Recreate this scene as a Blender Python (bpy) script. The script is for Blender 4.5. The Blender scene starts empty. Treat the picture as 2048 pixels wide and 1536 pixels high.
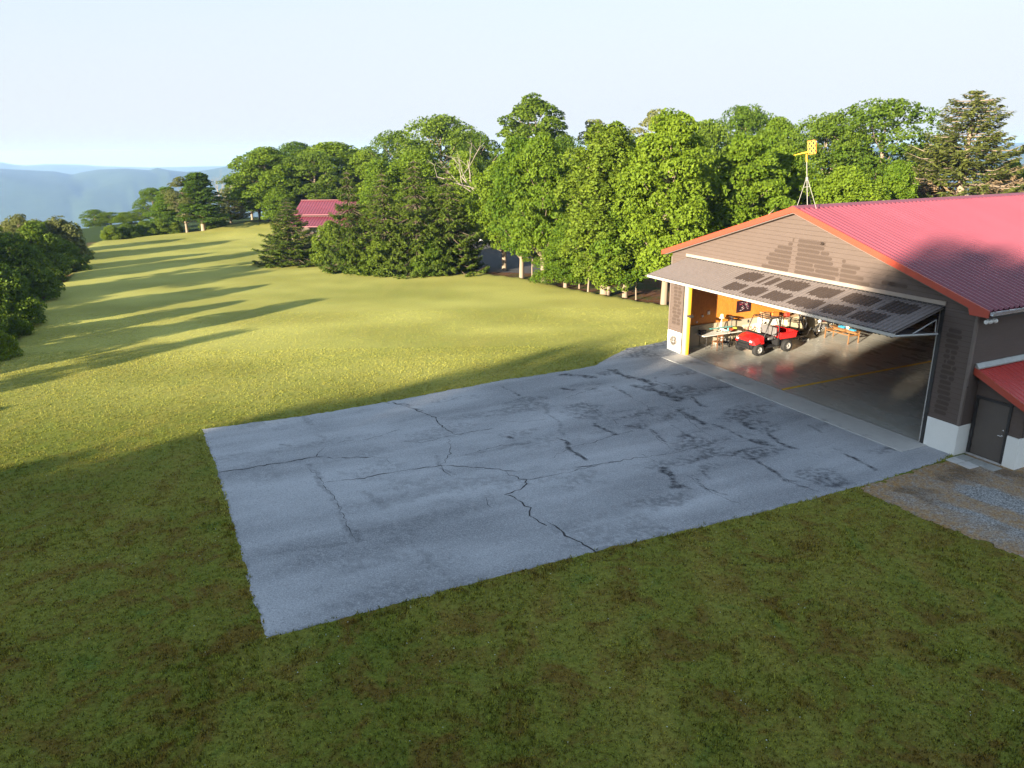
import bpy, math, random
import numpy as np
from mathutils import Vector, Matrix, Quaternion
rng = np.random.default_rng(7); random.seed(7)
S = bpy.context.scene; COL = S.collection
# ------------------------------------------------------------------ camera
F_PX, PITCH, ROLL, TH, CAM_H = 1493.7646, math.radians(17.58753553), math.radians(0.72626963), math.radians(64.73321857), 10.5
def _cam():
    f = np.array([0, math.cos(PITCH), -math.sin(PITCH)]); rt = np.array([1., 0, 0]); dn = np.cross(f, rt)
    return math.cos(ROLL)*rt+math.sin(ROLL)*dn, -math.sin(ROLL)*rt+math.cos(ROLL)*dn, f
RT, DN, FW = _cam(); CAM = np.array([0, 0, CAM_H])
def ray(x, y): return (x-1024)*RT+(y-768)*DN+F_PX*FW
def G(x, y, z=0.0):
    d = ray(x, y); return CAM+d*(z-CAM_H)/d[2]
def AT(x, y, Y):                       # point seen at photo pixel x, y at forward distance Y
    d = ray(x, y); return CAM+d*(Y/d[1])
cd = bpy.data.cameras.new('camera'); cam = bpy.data.objects.new('camera', cd); COL.objects.link(cam); S.camera = cam
cd.sensor_fit = 'HORIZONTAL'; cd.sensor_width = 36; cd.lens = 36*F_PX/2048; cd.clip_start = .1; cd.clip_end = 30000
m = Matrix.Identity(4)
for i, v in enumerate((RT, -DN, -FW)):
    for j in range(3): m[j][i] = v[j]
m.translation = CAM.tolist(); cam.matrix_world = m
# ------------------------------------------------------------------ materials
MATS = {}
class NT:
    def __init__(s, name):
        s.m = bpy.data.materials.new(name); s.m.use_nodes = True; s.t = s.m.node_tree; s.t.nodes.clear()
        s.out = s.n('ShaderNodeOutputMaterial'); MATS[name] = s.m
    def n(s, typ, **kw):
        x = s.t.nodes.new(typ)
        for k, v in kw.items(): setattr(x, k, v)
        return x
    def l(s, a, b): s.t.links.new(a, b)
    def coord(s, scale=(1, 1, 1), rot=(0, 0, 0), kind='Object'):
        c = s.n('ShaderNodeTexCoord'); mp = s.n('ShaderNodeMapping'); mp.inputs['Scale'].default_value = scale; mp.inputs['Rotation'].default_value = rot
        s.l(c.outputs[kind], mp.inputs[0]); return mp.outputs[0]
    def noise(s, scale, detail=4, rough=.55, vec=None, dist=0.):
        x = s.n('ShaderNodeTexNoise'); x.inputs['Scale'].default_value = scale; x.inputs['Detail'].default_value = detail
        x.inputs['Roughness'].default_value = rough; x.inputs['Distortion'].default_value = dist
        s.l(vec if vec is not None else s.coord(), x.inputs['Vector']); return x.outputs['Fac']
    def ramp(s, fac, stops, interp='LINEAR'):
        r = s.n('ShaderNodeValToRGB'); r.color_ramp.interpolation = interp; e = r.color_ramp.elements
        while len(e) < len(stops): e.new(.5)
        for i, (p, c) in enumerate(stops):
            e[i].position = p; e[i].color = (*c, 1) if not isinstance(c, (int, float)) else (c, c, c, 1)
        s.l(fac, r.inputs[0]); return r.outputs[0]
    def mix(s, fac, a, b, mode='MIX'):
        x = s.n('ShaderNodeMix', data_type='RGBA', blend_type=mode)
        for i, v in ((0, fac), (6, a), (7, b)):
            if isinstance(v, (int, float)): x.inputs[i].default_value = v
            elif isinstance(v, tuple): x.inputs[i].default_value = (*v, 1)
            else: s.l(v, x.inputs[i])
        return x.outputs[2]
    def math(s, op, a, b=0., c=0.):
        x = s.n('ShaderNodeMath', operation=op)
        for i, v in enumerate((a, b, c)):
            if isinstance(v, (int, float)): x.inputs[i].default_value = v
            else: s.l(v, x.inputs[i])
        return x.outputs[0]
    def attr(s, name): return s.n('ShaderNodeAttribute', attribute_name=name).outputs['Fac']
    def bsdf(s, col, rough=.7, metal=0., spec=.5, bump=None, bstr=.3, bdist=.02, coat=0.):
        b = s.n('ShaderNodeBsdfPrincipled')
        for k, v in (('Base Color', col), ('Roughness', rough), ('Metallic', metal), ('Specular IOR Level', spec), ('Coat Weight', coat)):
            if isinstance(v, tuple): b.inputs[k].default_value = (*v, 1)
            elif isinstance(v, (int, float)): b.inputs[k].default_value = v
            else: s.l(v, b.inputs[k])
        if bump is not None:
            bp = s.n('ShaderNodeBump'); bp.inputs['Strength'].default_value = bstr; bp.inputs['Distance'].default_value = bdist
            s.l(bump, bp.inputs['Height']); s.l(bp.outputs[0], b.inputs['Normal'])
        s.l(b.outputs[0], s.out.inputs[0]); return b
def simple(name, col, rough=.6, metal=0., var=.25, nscale=6., bump=.0, spec=.5, coat=0., stretch=(1, 1, 1)):
    t = NT(name); f = t.noise(nscale, 5, .6, t.coord(stretch))
    c = t.mix(f, tuple(min(1, x*(1-var)) for x in col), tuple(min(1, x*(1+var)) for x in col))
    t.bsdf(c, rough, metal, spec, f if bump else None, bump, .02, coat); return t.m
# grass colour shared by the ground and the blades
def grass_colour(t, near):
    co = t.coord()
    big = t.noise(.055, 3, .5, co); mid = t.noise(.33, 5, .65, co); pat = t.noise(.9, 5, .7, co, .6); fine = t.noise(9., 4, .7, co); spk = t.noise(38., 2, .7, co)
    stripe = t.noise(.5, 3, .6, t.coord((1., .16, 1), (0, 0, math.radians(-40))))
    green = t.mix(mid, (.048, .078, .009), (.150, .170, .022))
    c = t.mix(t.ramp(big, ((.36, 0.), (.62, 1.))), green, (.19, .18, .032))
    c = t.mix(t.math('MULTIPLY', t.ramp(pat, ((.47, 0.), (.62, 1.))), t.math('MULTIPLY_ADD', t.attr('far'), -.52, .72)), c, (.125, .066, .016))
    c = t.mix(t.math('MULTIPLY', t.ramp(stripe, ((.50, 0.), (.72, 1.))), .55), c, (.235, .20, .042))
    c = t.mix(t.math('MULTIPLY', t.ramp(pat, ((.30, 1.), (.42, 0.))), .45), c, (.045, .115, .020))
    c = t.mix(t.attr('dry'), c, (.43, .42, .115))
    k = t.math('MULTIPLY', t.math('ADD', .1, t.math('MULTIPLY', fine, 1.8)), t.math('ADD', .25, t.math('MULTIPLY', spk, 1.5)))
    k = t.math('ADD', t.math('MULTIPLY', k, t.math('MULTIPLY_ADD', t.attr('far'), -.6, 1.)), t.math('MULTIPLY', t.attr('far'), .6))
    c = t.mix(1., c, k, 'MULTIPLY')
    return c, fine, spk, mid
# ------------------------------------------------------------------ mesh helpers
class MB:
    def __init__(s): s.v = []; s.f = []; s.mi = []; s.sm = []; s.M = Matrix.Identity(4); s.mat = 0
    def add(s, vs, fs, smooth=False):
        b = len(s.v); s.v += [tuple(s.M @ Vector(p)) for p in vs]; s.f += [tuple(b+i for i in f) for f in fs]
        s.mi += [s.mat]*len(fs); s.sm += [smooth]*len(fs); return s
    def quad(s, *p): return s.add(p, [tuple(range(len(p)))])
    def box(s, x0, x1, y0, y1, z0, z1, bev=0.):
        if bev > 0:
            b = bev; vs = []; 
            for (zz, o) in ((z0, b), (z0+b, 0), (z1-b, 0), (z1, b)):
                x, X, y, Y = x0+o, x1-o, y0+o, y1-o; c = b if o == 0 else b*.4
                vs += [(x+c, y, zz), (X-c, y, zz), (X, y+c, zz), (X, Y-c, zz), (X-c, Y, zz), (x+c, Y, zz), (x, Y-c, zz), (x, y+c, zz)]
            fs = [tuple(range(7, -1, -1)), tuple(range(24, 32))]
            for r in range(3):
                for i in range(8): fs.append((r*8+i, r*8+(i+1) % 8, r*8+8+(i+1) % 8, r*8+8+i))
            return s.add(vs, fs)
        vs = [(x0, y0, z0), (x1, y0, z0), (x1, y1, z0), (x0, y1, z0), (x0, y0, z1), (x1, y0, z1), (x1, y1, z1), (x0, y1, z1)]
        return s.add(vs, [(3, 2, 1, 0), (4, 5, 6, 7), (0, 1, 5, 4), (1, 2, 6, 5), (2, 3, 7, 6), (3, 0, 4, 7)])
    def tube(s, pts, r, n=8, caps=True):
        pts = [Vector(p) for p in pts]; rs = r if isinstance(r, (list, tuple)) else [r]*len(pts); vs = []; fs = []; ref = None
        for i, p in enumerate(pts):
            d = (pts[min(i+1, len(pts)-1)]-pts[max(i-1, 0)])
            d = d.normalized() if d.length > 1e-9 else Vector((0, 0, 1))
            if ref is None: ref = Vector((1, 0, 0)) if abs(d.x) < .8 else Vector((0, 1, 0))
            a = d.cross(ref).normalized(); b = d.cross(a); ref = b.cross(d)*-1 if False else ref
            for k in range(n):
                t = 2*math.pi*k/n; vs.append(p+(a*math.cos(t)+b*math.sin(t))*rs[i])
        for i in range(len(pts)-1):
            for k in range(n): fs.append((i*n+k, i*n+(k+1) % n, (i+1)*n+(k+1) % n, (i+1)*n+k))
        s.add(vs, fs, True)
        if caps: 
            s.add(vs[:n], [tuple(range(n-1, -1, -1))]); s.add(vs[-n:], [tuple(range(n))])
        return s
    def lathe(s, prof, n=20, axis='z', c=(0, 0, 0)):
        vs = []; fs = []
        for (r, h) in prof:
            for k in range(n):
                t = 2*math.pi*k/n; p = (r*math.cos(t), r*math.sin(t), h)
                if axis == 'x': p = (h, p[0], p[1])
                elif axis == 'y': p = (p[0], h, p[1])
                vs.append((p[0]+c[0], p[1]+c[1], p[2]+c[2]))
        for i in range(len(prof)-1):
            for k in range(n): fs.append((i*n+k, i*n+(k+1) % n, (i+1)*n+(k+1) % n, (i+1)*n+k))
        return s.add(vs, fs, True)
    def prism(s, poly, z0, z1, axis='z'):
        n = len(poly); f = {'z': lambda a, b, h: (a, b, h), 'y': lambda a, b, h: (a, h, b), 'x': lambda a, b, h: (h, a, b)}[axis]
        vs = [f(a, b, z0) for a, b in poly]+[f(a, b, z1) for a, b in poly]
        fs = [tuple(range(n-1, -1, -1)), tuple(range(n, 2*n))]+[(i, (i+1) % n, n+(i+1) % n, n+i) for i in range(n)]
        return s.add(vs, fs)
    def build(s, name, mats, parent=None, bevel=0.):
        me = bpy.data.meshes.new(name); me.from_pydata(s.v, [], s.f)
        mats = mats if isinstance(mats, (list, tuple)) else [mats]
        for x in mats: me.materials.append(x)
        me.polygons.foreach_set('material_index', s.mi); me.polygons.foreach_set('use_smooth', s.sm); me.update()
        import bmesh
        bm = bmesh.new(); bm.from_mesh(me); bmesh.ops.recalc_face_normals(bm, faces=bm.faces); bm.to_mesh(me); bm.free()
        o = bpy.data.objects.new(name, me); COL.objects.link(o)
        if parent is not None: o.parent = parent
        if bevel:
            b = o.modifiers.new('bevel', 'BEVEL'); b.width = bevel; b.segments = 2; b.limit_method = 'ANGLE'
        return o
def np_mesh(name, V, quads, mats, attrs=None, parent=None, link=True, smooth=False, nper=4):
    me = bpy.data.meshes.new(name); nv = len(V); nf = len(quads)
    me.vertices.add(nv); me.vertices.foreach_set('co', np.asarray(V, np.float32).ravel())
    me.loops.add(nf*nper); me.loops.foreach_set('vertex_index', np.asarray(quads, np.int32).ravel())
    me.polygons.add(nf); me.polygons.foreach_set('loop_start', np.arange(0, nf*nper, nper, dtype=np.int32))
    try: me.polygons.foreach_set('loop_total', np.full(nf, nper, np.int32))
    except Exception: pass
    me.polygons.foreach_set('use_smooth', np.full(nf, smooth))
    for k, a in (attrs or {}).items():
        at = me.attributes.new(k, 'FLOAT', 'POINT'); at.data.foreach_set('value', np.asarray(a, np.float32))
    for x in (mats if isinstance(mats, (list, tuple)) else [mats]): me.materials.append(x)
    me.update(calc_edges=True); me.validate()
    if not link: return me
    o = bpy.data.objects.new(name, me); COL.objects.link(o)
    if parent is not None: o.parent = parent
    return o
def empty(name, loc=(0, 0, 0), rz=0., label=None, cat=None, group=None):
    o = bpy.data.objects.new(name, None); o.empty_display_size = .3; COL.objects.link(o); o.location = loc; o.rotation_euler = (0, 0, rz)
    tag(o, label, cat, group); return o
def tag(o, label=None, cat=None, group=None, kind=None):
    for k, v in (('label', label), ('category', cat), ('group', group), ('kind', kind)):
        if v: o[k] = v
    return o
def in_poly(P, poly):
    x, y = P[:, 0], P[:, 1]; ins = np.zeros(len(P), bool); n = len(poly)
    for i in range(n):
        x1, y1 = poly[i]; x2, y2 = poly[(i+1) % n]
        if y1 == y2: continue
        c = ((y1 > y) != (y2 > y)) & (x < (x2-x1)*(y-y1)/(y2-y1)+x1); ins ^= c
    return ins
def seg_dist(P, pts, closed=False):
    d = np.full(len(P), 1e9); n = len(pts)
    for i in range(n if closed else n-1):
        a = np.array(pts[i][:2], float); b = np.array(pts[(i+1) % n][:2], float); ab = b-a
        t = np.clip(((P-a)@ab)/max(ab@ab, 1e-9), 0, 1); d = np.minimum(d, np.hypot(*(P-(a+t[:, None]*ab)).T))
    return d
def sdist(P, poly):
    d = seg_dist(P, poly, True); return np.where(in_poly(P, poly), -d, d)
_perm = rng.permutation(512)
def vnoise(x, y, seed=0):
    xi = np.floor(x).astype(int); yi = np.floor(y).astype(int); xf = x-xi; yf = y-yi
    h = lambda a, b: ((np.sin((a*127.1+b*311.7+seed*74.7))*43758.5453) % 1.0)
    u = xf*xf*(3-2*xf); v = yf*yf*(3-2*yf)
    return (h(xi, yi)*(1-u)+h(xi+1, yi)*u)*(1-v)+(h(xi, yi+1)*(1-u)+h(xi+1, yi+1)*u)*v
def fbm(x, y, o=4, seed=0):
    r = 0; a = .5; s = 0
    for i in range(o): r = r+a*vnoise(x*2**i, y*2**i, seed+i*7); s += a; a *= .5
    return r/s
sst = lambda a, b, x: (lambda t: t*t*(3-2*t))(np.clip((x-a)/(b-a), 0, 1))
# ------------------------------------------------------------------ hangar frame (u right along the front, v into the building)
O3 = np.array([8.46091854, 39.04605522, 0.]); U3 = np.array([math.cos(TH), -math.sin(TH), 0]); V3 = np.array([math.sin(TH), math.cos(TH), 0])
RZ = math.atan2(U3[1], U3[0])
def W(u, v, z=0.): return tuple(O3+u*U3+v*V3+np.array([0, 0, z]))
def toL(P): P = np.asarray(P)[..., :2]-O3[:2]; return np.stack([P@U3[:2], P@V3[:2]], -1)
gl = lambda x, y: tuple(toL(G(x, y)))
# ------------------------------------------------------------------ light
SUN_EL = math.radians(12.5); SUN_D = np.array([.642, .767])           # direction the light travels on the ground
w = bpy.data.worlds.new("World"); S.world = w; w.use_nodes = True; nt = w.node_tree
sk = nt.nodes.new('ShaderNodeTexSky'); sk.sky_type = 'NISHITA'; sk.sun_disc = False; sk.sun_elevation = SUN_EL
sk.sun_rotation = math.atan2(-SUN_D[0], -SUN_D[1]); sk.altitude = 1000; sk.air_density = 1.0; sk.dust_density = .6; sk.ozone_density = 2.0
def vmath(op, a, b):
    n = nt.nodes.new('ShaderNodeVectorMath'); n.operation = op
    for i, q in enumerate((a, b)):
        if isinstance(q, tuple): n.inputs[i].default_value = q
        else: nt.links.new(q, n.inputs[i])
    return n.outputs[0]
soft = vmath('DIVIDE', sk.outputs[0], vmath('ADD', (1, 1, 1), vmath('MULTIPLY', sk.outputs[0], (.60, .575, .54))))   # gentle shoulder: holds down the brightest parts of the sky
wc = nt.nodes.new('ShaderNodeTexCoord'); wm = nt.nodes.new('ShaderNodeMapping'); wm.inputs['Scale'].default_value = (1.2, 1.2, 7.); wm.inputs['Rotation'].default_value = (0, .12, .5)
wn_ = nt.nodes.new('ShaderNodeTexNoise'); wn_.inputs['Scale'].default_value = 2.2; wn_.inputs['Detail'].default_value = 6; wn_.inputs['Roughness'].default_value = .55; wr = nt.nodes.new('ShaderNodeValToRGB'); wr.color_ramp.elements[0].position = .42; wr.color_ramp.elements[0].color = (.10, .10, .10, 1); wr.color_ramp.elements[1].position = .78; wr.color_ramp.elements[1].color = (.42, .42, .42, 1)
nt.links.new(wc.outputs['Generated'], wm.inputs[0]); nt.links.new(wm.outputs[0], wn_.inputs['Vector']); nt.links.new(wn_.outputs['Fac'], wr.inputs[0])
wx = nt.nodes.new('ShaderNodeMix'); wx.data_type = 'RGBA'; nt.links.new(wr.outputs[0], wx.inputs[0]); nt.links.new(soft, wx.inputs[6]); wx.inputs[7].default_value = (1.12, 1.19, 1.26, 1)
# pale haze in the lowest part of the sky
sx = nt.nodes.new('ShaderNodeSeparateXYZ'); nt.links.new(wc.outputs['Generated'], sx.inputs[0]); hr_ = nt.nodes.new('ShaderNodeMapRange'); hr_.interpolation_type = 'SMOOTHSTEP'
for i, q in ((1, -.02), (2, .38), (3, .88), (4, .0)): hr_.inputs[i].default_value = q
nt.links.new(sx.outputs[2], hr_.inputs[0]); wh = nt.nodes.new('ShaderNodeMix'); wh.data_type = 'RGBA'; nt.links.new(hr_.outputs[0], wh.inputs[0]); nt.links.new(wx.outputs[2], wh.inputs[6]); wh.inputs[7].default_value = (.95, 1.03, 1.12, 1)
nt.links.new(wh.outputs[2], nt.nodes['Background'].inputs[0]); nt.nodes['Background'].inputs[1].default_value = .15
sl = bpy.data.lights.new('sun', 'SUN'); sl.energy = 3.5; sl.angle = math.radians(.55); sl.color = (1., .86, .66)
so = bpy.data.objects.new('sun', sl); COL.objects.link(so); so.location = (-60, -70, 60)
so.rotation_euler = Vector((-SUN_D[0]*math.cos(SUN_EL), -SUN_D[1]*math.cos(SUN_EL), math.sin(SUN_EL))).to_track_quat('Z', 'Y').to_euler()
S.view_settings.view_transform = 'Standard'; S.view_settings.look = 'None'; S.view_settings.gamma = 1; S.view_settings.exposure = 2.48
S.cycles.max_bounces = 8; S.cycles.diffuse_bounces = 3; S.cycles.glossy_bounces = 3; S.cycles.transmission_bounces = 6; S.cycles.transparent_max_bounces = 8; S.cycles.volume_bounces = 1
S.cycles.use_denoising = True; S.cycles.denoising_prefilter = 'FAST'
# ------------------------------------------------------------------ terrain
LAWN_PX = [(1345, 612), (1240, 593), (1200, 587), (1130, 574), (1080, 562), (1040, 553), (960, 544), (860, 547), (760, 541), (690, 533), (640, 524), (615, 516), (600, 500), (640, 470), (610, 462), (545, 457), (500, 455), (400, 467), (300, 472), (190, 483), (165, 500), (150, 540), (105, 585), (60, 625), (25, 680), (0, 722), (-60, 800)]
LAWN = [tuple(G(*p)[:2]) for p in LAWN_PX]+[(-20, 14), (-16, 0), (-12, -16), (40, -40), (60, -10), (45, 20)]+[W(16.6, 14)[:2], W(0, 14)[:2]]
PLAT = [(30, -95), (110, -60), (150, 60), (130, 140), (60, 165), (0, 150), (-30, 135), (-60, 122), (-66, 100), (-58, 88), (-52, 78), (-44, 60), (-36, 45), (-30, 30), (-26, 14), (-30, -10), (-70, -60)]
def ridge_profile(px, ys):
    az, el = [], []
    for x, y in zip(px, ys):
        d = ray(x, y); az.append(math.atan2(d[0], d[1])); el.append(d[2]/math.hypot(d[0], d[1]))
    return np.array(az), np.array(el)
R1 = ridge_profile([-600, -300, 0, 109, 145, 164, 197, 246, 300, 314, 336, 370, 410, 451, 498, 700, 950, 1300, 1700, 2048, 2500], [346, 350, 338, 344, 351, 346, 340.5, 338, 341, 336, 341, 345, 342, 334, 325, 322, 318, 305, 296, 291, 296])
R2 = ridge_profile([-600, -200, 0, 27, 55, 95, 164, 200, 300, 600, 1000, 2048, 2500], [325, 330, 327, 334, 336, 333, 334.5, 338, 342, 335, 315, 286, 290])
def height(x, y):
    P = np.stack([np.ravel(x), np.ravel(y)], -1); r = np.hypot(P[:, 0], P[:, 1]); az = np.arctan2(P[:, 0], P[:, 1])
    d = np.maximum(sdist(P, PLAT), 0); d = np.maximum(d-1.5, 0)
    k = sst(1500, 3000, r)
    z = -340*(1-np.exp(-d*.30/340))
    z = z+np.minimum(d/60, 1)*(fbm(P[:, 0]/60, P[:, 1]/60, 4, 3)-.5)*12*(1-k)
    kx, ky = G(520, 460)[0]+2, G(520, 460)[1]+4
    kn = np.exp(-(((P[:, 0]-kx)/13)**2+((P[:, 1]-ky)/11)**2)); z = z+1.1*kn
    sp = (fbm(P[:, 0]/700, P[:, 1]/500, 4, 11)-.5); sp2 = fbm(P[:, 0]/260, P[:, 1]/260, 4, 5)-.5
    wob = (fbm(P[:, 0]/420, P[:, 1]/420, 3, 17)-.5)*.16*sst(4150, 3300, r)
    c1 = np.interp(az+wob, *R1)*4200+CAM_H; b1 = sst(1700, 4200, r+sp*900)*(1-sst(4300, 6200, r)*.7)
    c2 = np.interp(az, *R2)*7600+CAM_H; b2 = sst(5800, 7600, r+sp*500)
    rough = np.where(np.abs(r-4200) < 160, .12, 1.)
    h1 = -340+(c1+340)*b1+sp2*70*np.clip(b1, .1, 1)*(1-b1*.97)*rough
    h2 = -340+(c2+340)*b2
    far = np.maximum(h1, h2)
    return (z*(1-k)+far*k).reshape(np.shape(x))
def gz(x, y): return float(height(np.array([x]), np.array([y]))[0])
az = np.concatenate([np.linspace(-math.pi, -.72, 70)[:-1], np.linspace(-.72, .72, 420), np.linspace(.72, math.pi, 70)[1:-1]])
rr = np.concatenate([[.5, 3, 6, 8], np.linspace(9.5, 26, 30), 26*np.exp(np.linspace(0, math.log(150/26), 110))[1:], 150*np.exp(np.linspace(0, math.log(9300/150), 110))[1:]])
A_, R_ = np.meshgrid(az, rr); X_ = (np.sin(A_)*R_); Y_ = (np.cos(A_)*R_); Z_ = height(X_, Y_)
Pxy = np.stack([X_.ravel(), Y_.ravel()], -1); sdl = sdist(Pxy, LAWN)
forest = sst(-.25, .35, sdl+(fbm(Pxy[:, 0]*1.3, Pxy[:, 1]*1.3, 3, 2)-.5)*1.0)
dry = (.42+.40*sst(.25, .8, fbm(Pxy[:, 0]/7, Pxy[:, 1]/4, 4, 9)))*sst(20, 45, Pxy[:, 1])*(1-forest)
dry = np.maximum(dry, sst(.3, 1.2, fbm(Pxy[:, 0]/6, Pxy[:, 1]/6, 3, 4)*1.2)*.55*sst(26, 60, Pxy[:, 1]))
wild = sst(5., 14., sdl)*sst(4, 30, np.maximum(sdist(Pxy, PLAT), 0)*3+np.where(Pxy[:, 0] < -35, 12, 0))   # greener rough ground on the slopes
wild = np.maximum(wild, sst(.2, 1.5, sdl)*(Pxy[:, 0] < -30)); nr, na = len(rr), len(az); idx = np.arange(nr*na).reshape(nr, na); nx = np.roll(idx, -1, 1)
quads = np.stack([idx[:-1], nx[:-1], nx[1:], idx[1:]], -1).reshape(-1, 4)[:, ::-1]
Zt = Z_.ravel()-.25*forest*(np.hypot(*Pxy.T) < 200)
t = NT('lawn_ground'); c, fine, spk, mid = grass_colour(t, False)
mul = t.mix(t.noise(1.3, 5, .7), (.085, .040, .022), (.17, .085, .045)); mul = t.mix(t.ramp(t.noise(.35, 4, .6), ((.45, 0.), (.6, 1.))), mul, (.055, .075, .018))
wl = t.mix(t.noise(.02, 6, .65), (.020, .040, .012), (.050, .080, .018))
c = t.mix(t.attr('forest'), c, mul); c = t.mix(t.attr('wild'), c, wl)
t.bsdf(c, .95, 0, .1, t.math('ADD', fine, t.math('MULTIPLY', spk, .6)), .25, .03)
terrain = np_mesh('ground', np.stack([X_.ravel(), Y_.ravel(), Zt], -1), quads, MATS['lawn_ground'], {'forest': forest, 'dry': dry, 'wild': wild, 'far': sst(17, 34, np.hypot(*Pxy.T))}, smooth=True)
tag(terrain, 'mown lawn and rolling ground reaching the blue hills', 'ground', kind='structure')
# ------------------------------------------------------------------ flat sheets made of cells cut to a ragged outline
def sheet(name, polyL, z, res, mat, rag=.06, attrs_fn=None, seed=0, extra=None, thick=0.):
    poly = np.array(polyL); lo = poly.min(0)-.2; hi = poly.max(0)+.2
    us = np.arange(lo[0], hi[0], res); vs = np.arange(lo[1], hi[1], res); UU, VV = np.meshgrid(us, vs)
    P = np.stack([UU.ravel(), VV.ravel()], -1); sd = sdist(P, polyL)
    sd = sd+(fbm(P[:, 0]*1.7, P[:, 1]*1.7, 4, seed)-.5)*rag*2+(fbm(P[:, 0]*9, P[:, 1]*9, 2, seed+3)-.5)*rag
    nu, nv = len(us), len(vs); ix = np.arange(nu*nv).reshape(nv, nu)
    q = np.stack([ix[:-1, :-1], ix[:-1, 1:], ix[1:, 1:], ix[1:, :-1]], -1).reshape(-1, 4); keep = (sd[q].mean(1) < 0); q = q[keep]
    # pull outside corners of kept cells back on to the outline
    used = np.unique(q); gx = np.gradient(sd.reshape(nv, nu), res, axis=1).ravel(); gy = np.gradient(sd.reshape(nv, nu), res, axis=0).ravel(); gn = np.maximum(np.hypot(gx, gy), .5)
    mv = np.clip(np.maximum(sd, -res*.5*(sd > -res*.5)), -res, res)*(np.abs(sd) < res*.8)
    P2 = P-np.stack([gx, gy], -1)/gn[:, None]**2*mv[:, None]
    remap = np.full(len(P), -1); remap[used] = np.arange(len(used)); q = remap[q]; P2 = P2[used]; sdu = sd[used]
    at = attrs_fn(P2, sdu) if attrs_fn else {}
    zz = np.full(len(P2), z) if thick == 0 else z-thick*sst(.12, 0, -sdu)
    wv = O3[None]+P2[:, :1]*U3+P2[:, 1:]*V3; wv[:, 2] = zz
    V = wv; mats = [mat]; mi = None
    o = np_mesh(name, V, q, mats, at, smooth=True)
    return o
z1 = lambda x, y: gl(380+x/2.38140, 660+y/2.3814)
z2 = lambda x, y: gl(1100+x/3.10303, 660+y/3.10303)
APRON_PX = [(400, 858), (600, 832), (800, 798), (1000, 760), (1150, 738), (1190, 730), (1215, 714), (1255, 696), (1300, 688), (1335, 679), (1352, 700)]
APRON = [gl(*p) for p in APRON_PX]+[(.9, .1), (16.25, .1), gl(1906, 911)]+[gl(*p) for p in [(1895, 918), (1850, 936), (1720, 975), (1500, 1033), (1190, 1106), (800, 1209), (527, 1281), (503, 1200), (470, 1080), (436, 960)]]
STAINS = [([z2(395, 250), z2(520, 300)], .30, 1.), ([z2(545, 300), z2(640, 340)], .35, .8), ([z2(620, 360), z2(780, 430)], .5, .9), ([z2(560, 350), z2(610, 380)], .4, .6),
 ([z2(820, 505), z2(900, 560), z2(970, 590)], .28, 1.), ([z2(850, 415), z2(980, 480)], .14, .7), ([z2(1185, 560), z2(1255, 605)], .22, .9), ([z2(1330, 640), z2(1440, 720), z2(1500, 745)], .17, .8),
 ([z2(840, 660), z2(980, 740)], .16, 1.), ([z2(1240, 690), z2(1300, 705)], .35, .8), ([z2(860, 830), z2(960, 800)], .22, .7), ([z2(1070, 790), z2(1260, 740)], .1, .9), ([z2(930, 870), z2(985, 920)], .14, .7),
 ([z2(300, 575), z2(390, 660)], .10, 1.), ([z2(480, 585), z2(570, 590)], .25, .7), ([z2(40, 670), z2(120, 730), z2(215, 815)], .09, 1.2), ([z2(90, 280), z2(260, 290)], .45, .7), ([z2(60, 365), z2(120, 370)], .22, .7),
 ([z2(690, 850), z2(760, 960), z2(830, 990)], .22, .8), ([z2(1280, 810), z2(1400, 890), z2(1490, 945)], .11, .9), ([z2(1440, 910), z2(1530, 925)], .12, .8), ([z2(1560, 975), z2(1670, 1005)], .1, 1.), ([z2(1840, 765), z2(1920, 810), z2(2010, 870)], .11, 1.),
 ([z2(1670, 890), z2(1830, 975)], .1, .9), ([z2(1380, 1260), z2(1400, 1262)], .1, .0), ([z2(1610, 590), z2(1700, 635)], .14, .5), ([z2(860, 900), z2(940, 960), z2(1080, 1040)], .07, .7), ([z2(1030, 600), z2(1090, 630), z2(1250, 690)], .12, .7),
 ([z2(600, 610), z2(710, 700)], .08, .7), ([z2(750, 590), z2(850, 680)], .08, .6), ([z2(390, 355), z2(480, 410)], .08, .6), ([z2(640, 290), z2(770, 370)], .06, .7), ([z2(190, 445), z2(300, 545)], .12, .5),
 ([z1(950, 345), z1(1050, 365), z1(1100, 390)], .13, .9), ([z1(600, 500), z1(640, 545)], .2, .5), ([z1(540, 400), z1(560, 450)], .25, .45), ([z1(430, 550), z1(465, 552)], .12, .9), ([z1(1500, 510), z1(1540, 520)], .2, .7), ([z1(1945, 450), z1(2020, 505)], .1, .9),
 ([z1(585, 1272), z1(592, 1272)], .10, 1.3), ([z1(400, 1440), z1(404, 1440)], .08, .6), ([z1(560, 640), z1(620, 720), z1(690, 830), z1(740, 920), z1(790, 1010)], .14, .6), ([z1(790, 1010), z1(600, 1045), z1(400, 1085)], .18, .35),
 ([z1(1030, 1000), z1(1100, 1070), z1(1150, 1130), z1(1270, 1220)], .16, .4), ([z1(850, 760), z1(950, 850)], .3, .4), ([z1(1000, 535), z1(1200, 515)], .18, .5), ([z1(1300, 600), z1(1620, 540)], .2, .5), ([z1(1820, 850), z1(1500, 790)], .6, .12), ([z1(1190, 600), z1(1240, 690)], .12, .6),
 ([z1(1650, 330), z1(1800, 500)], .16, .35), ([z1(1500, 275), z1(1580, 320)], .07, .7), ([z1(1030, 700), z1(700, 690)], .35, .25), ([z1(800, 940), z1(1100, 930), z1(1400, 830)], .8, .30)]
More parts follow.
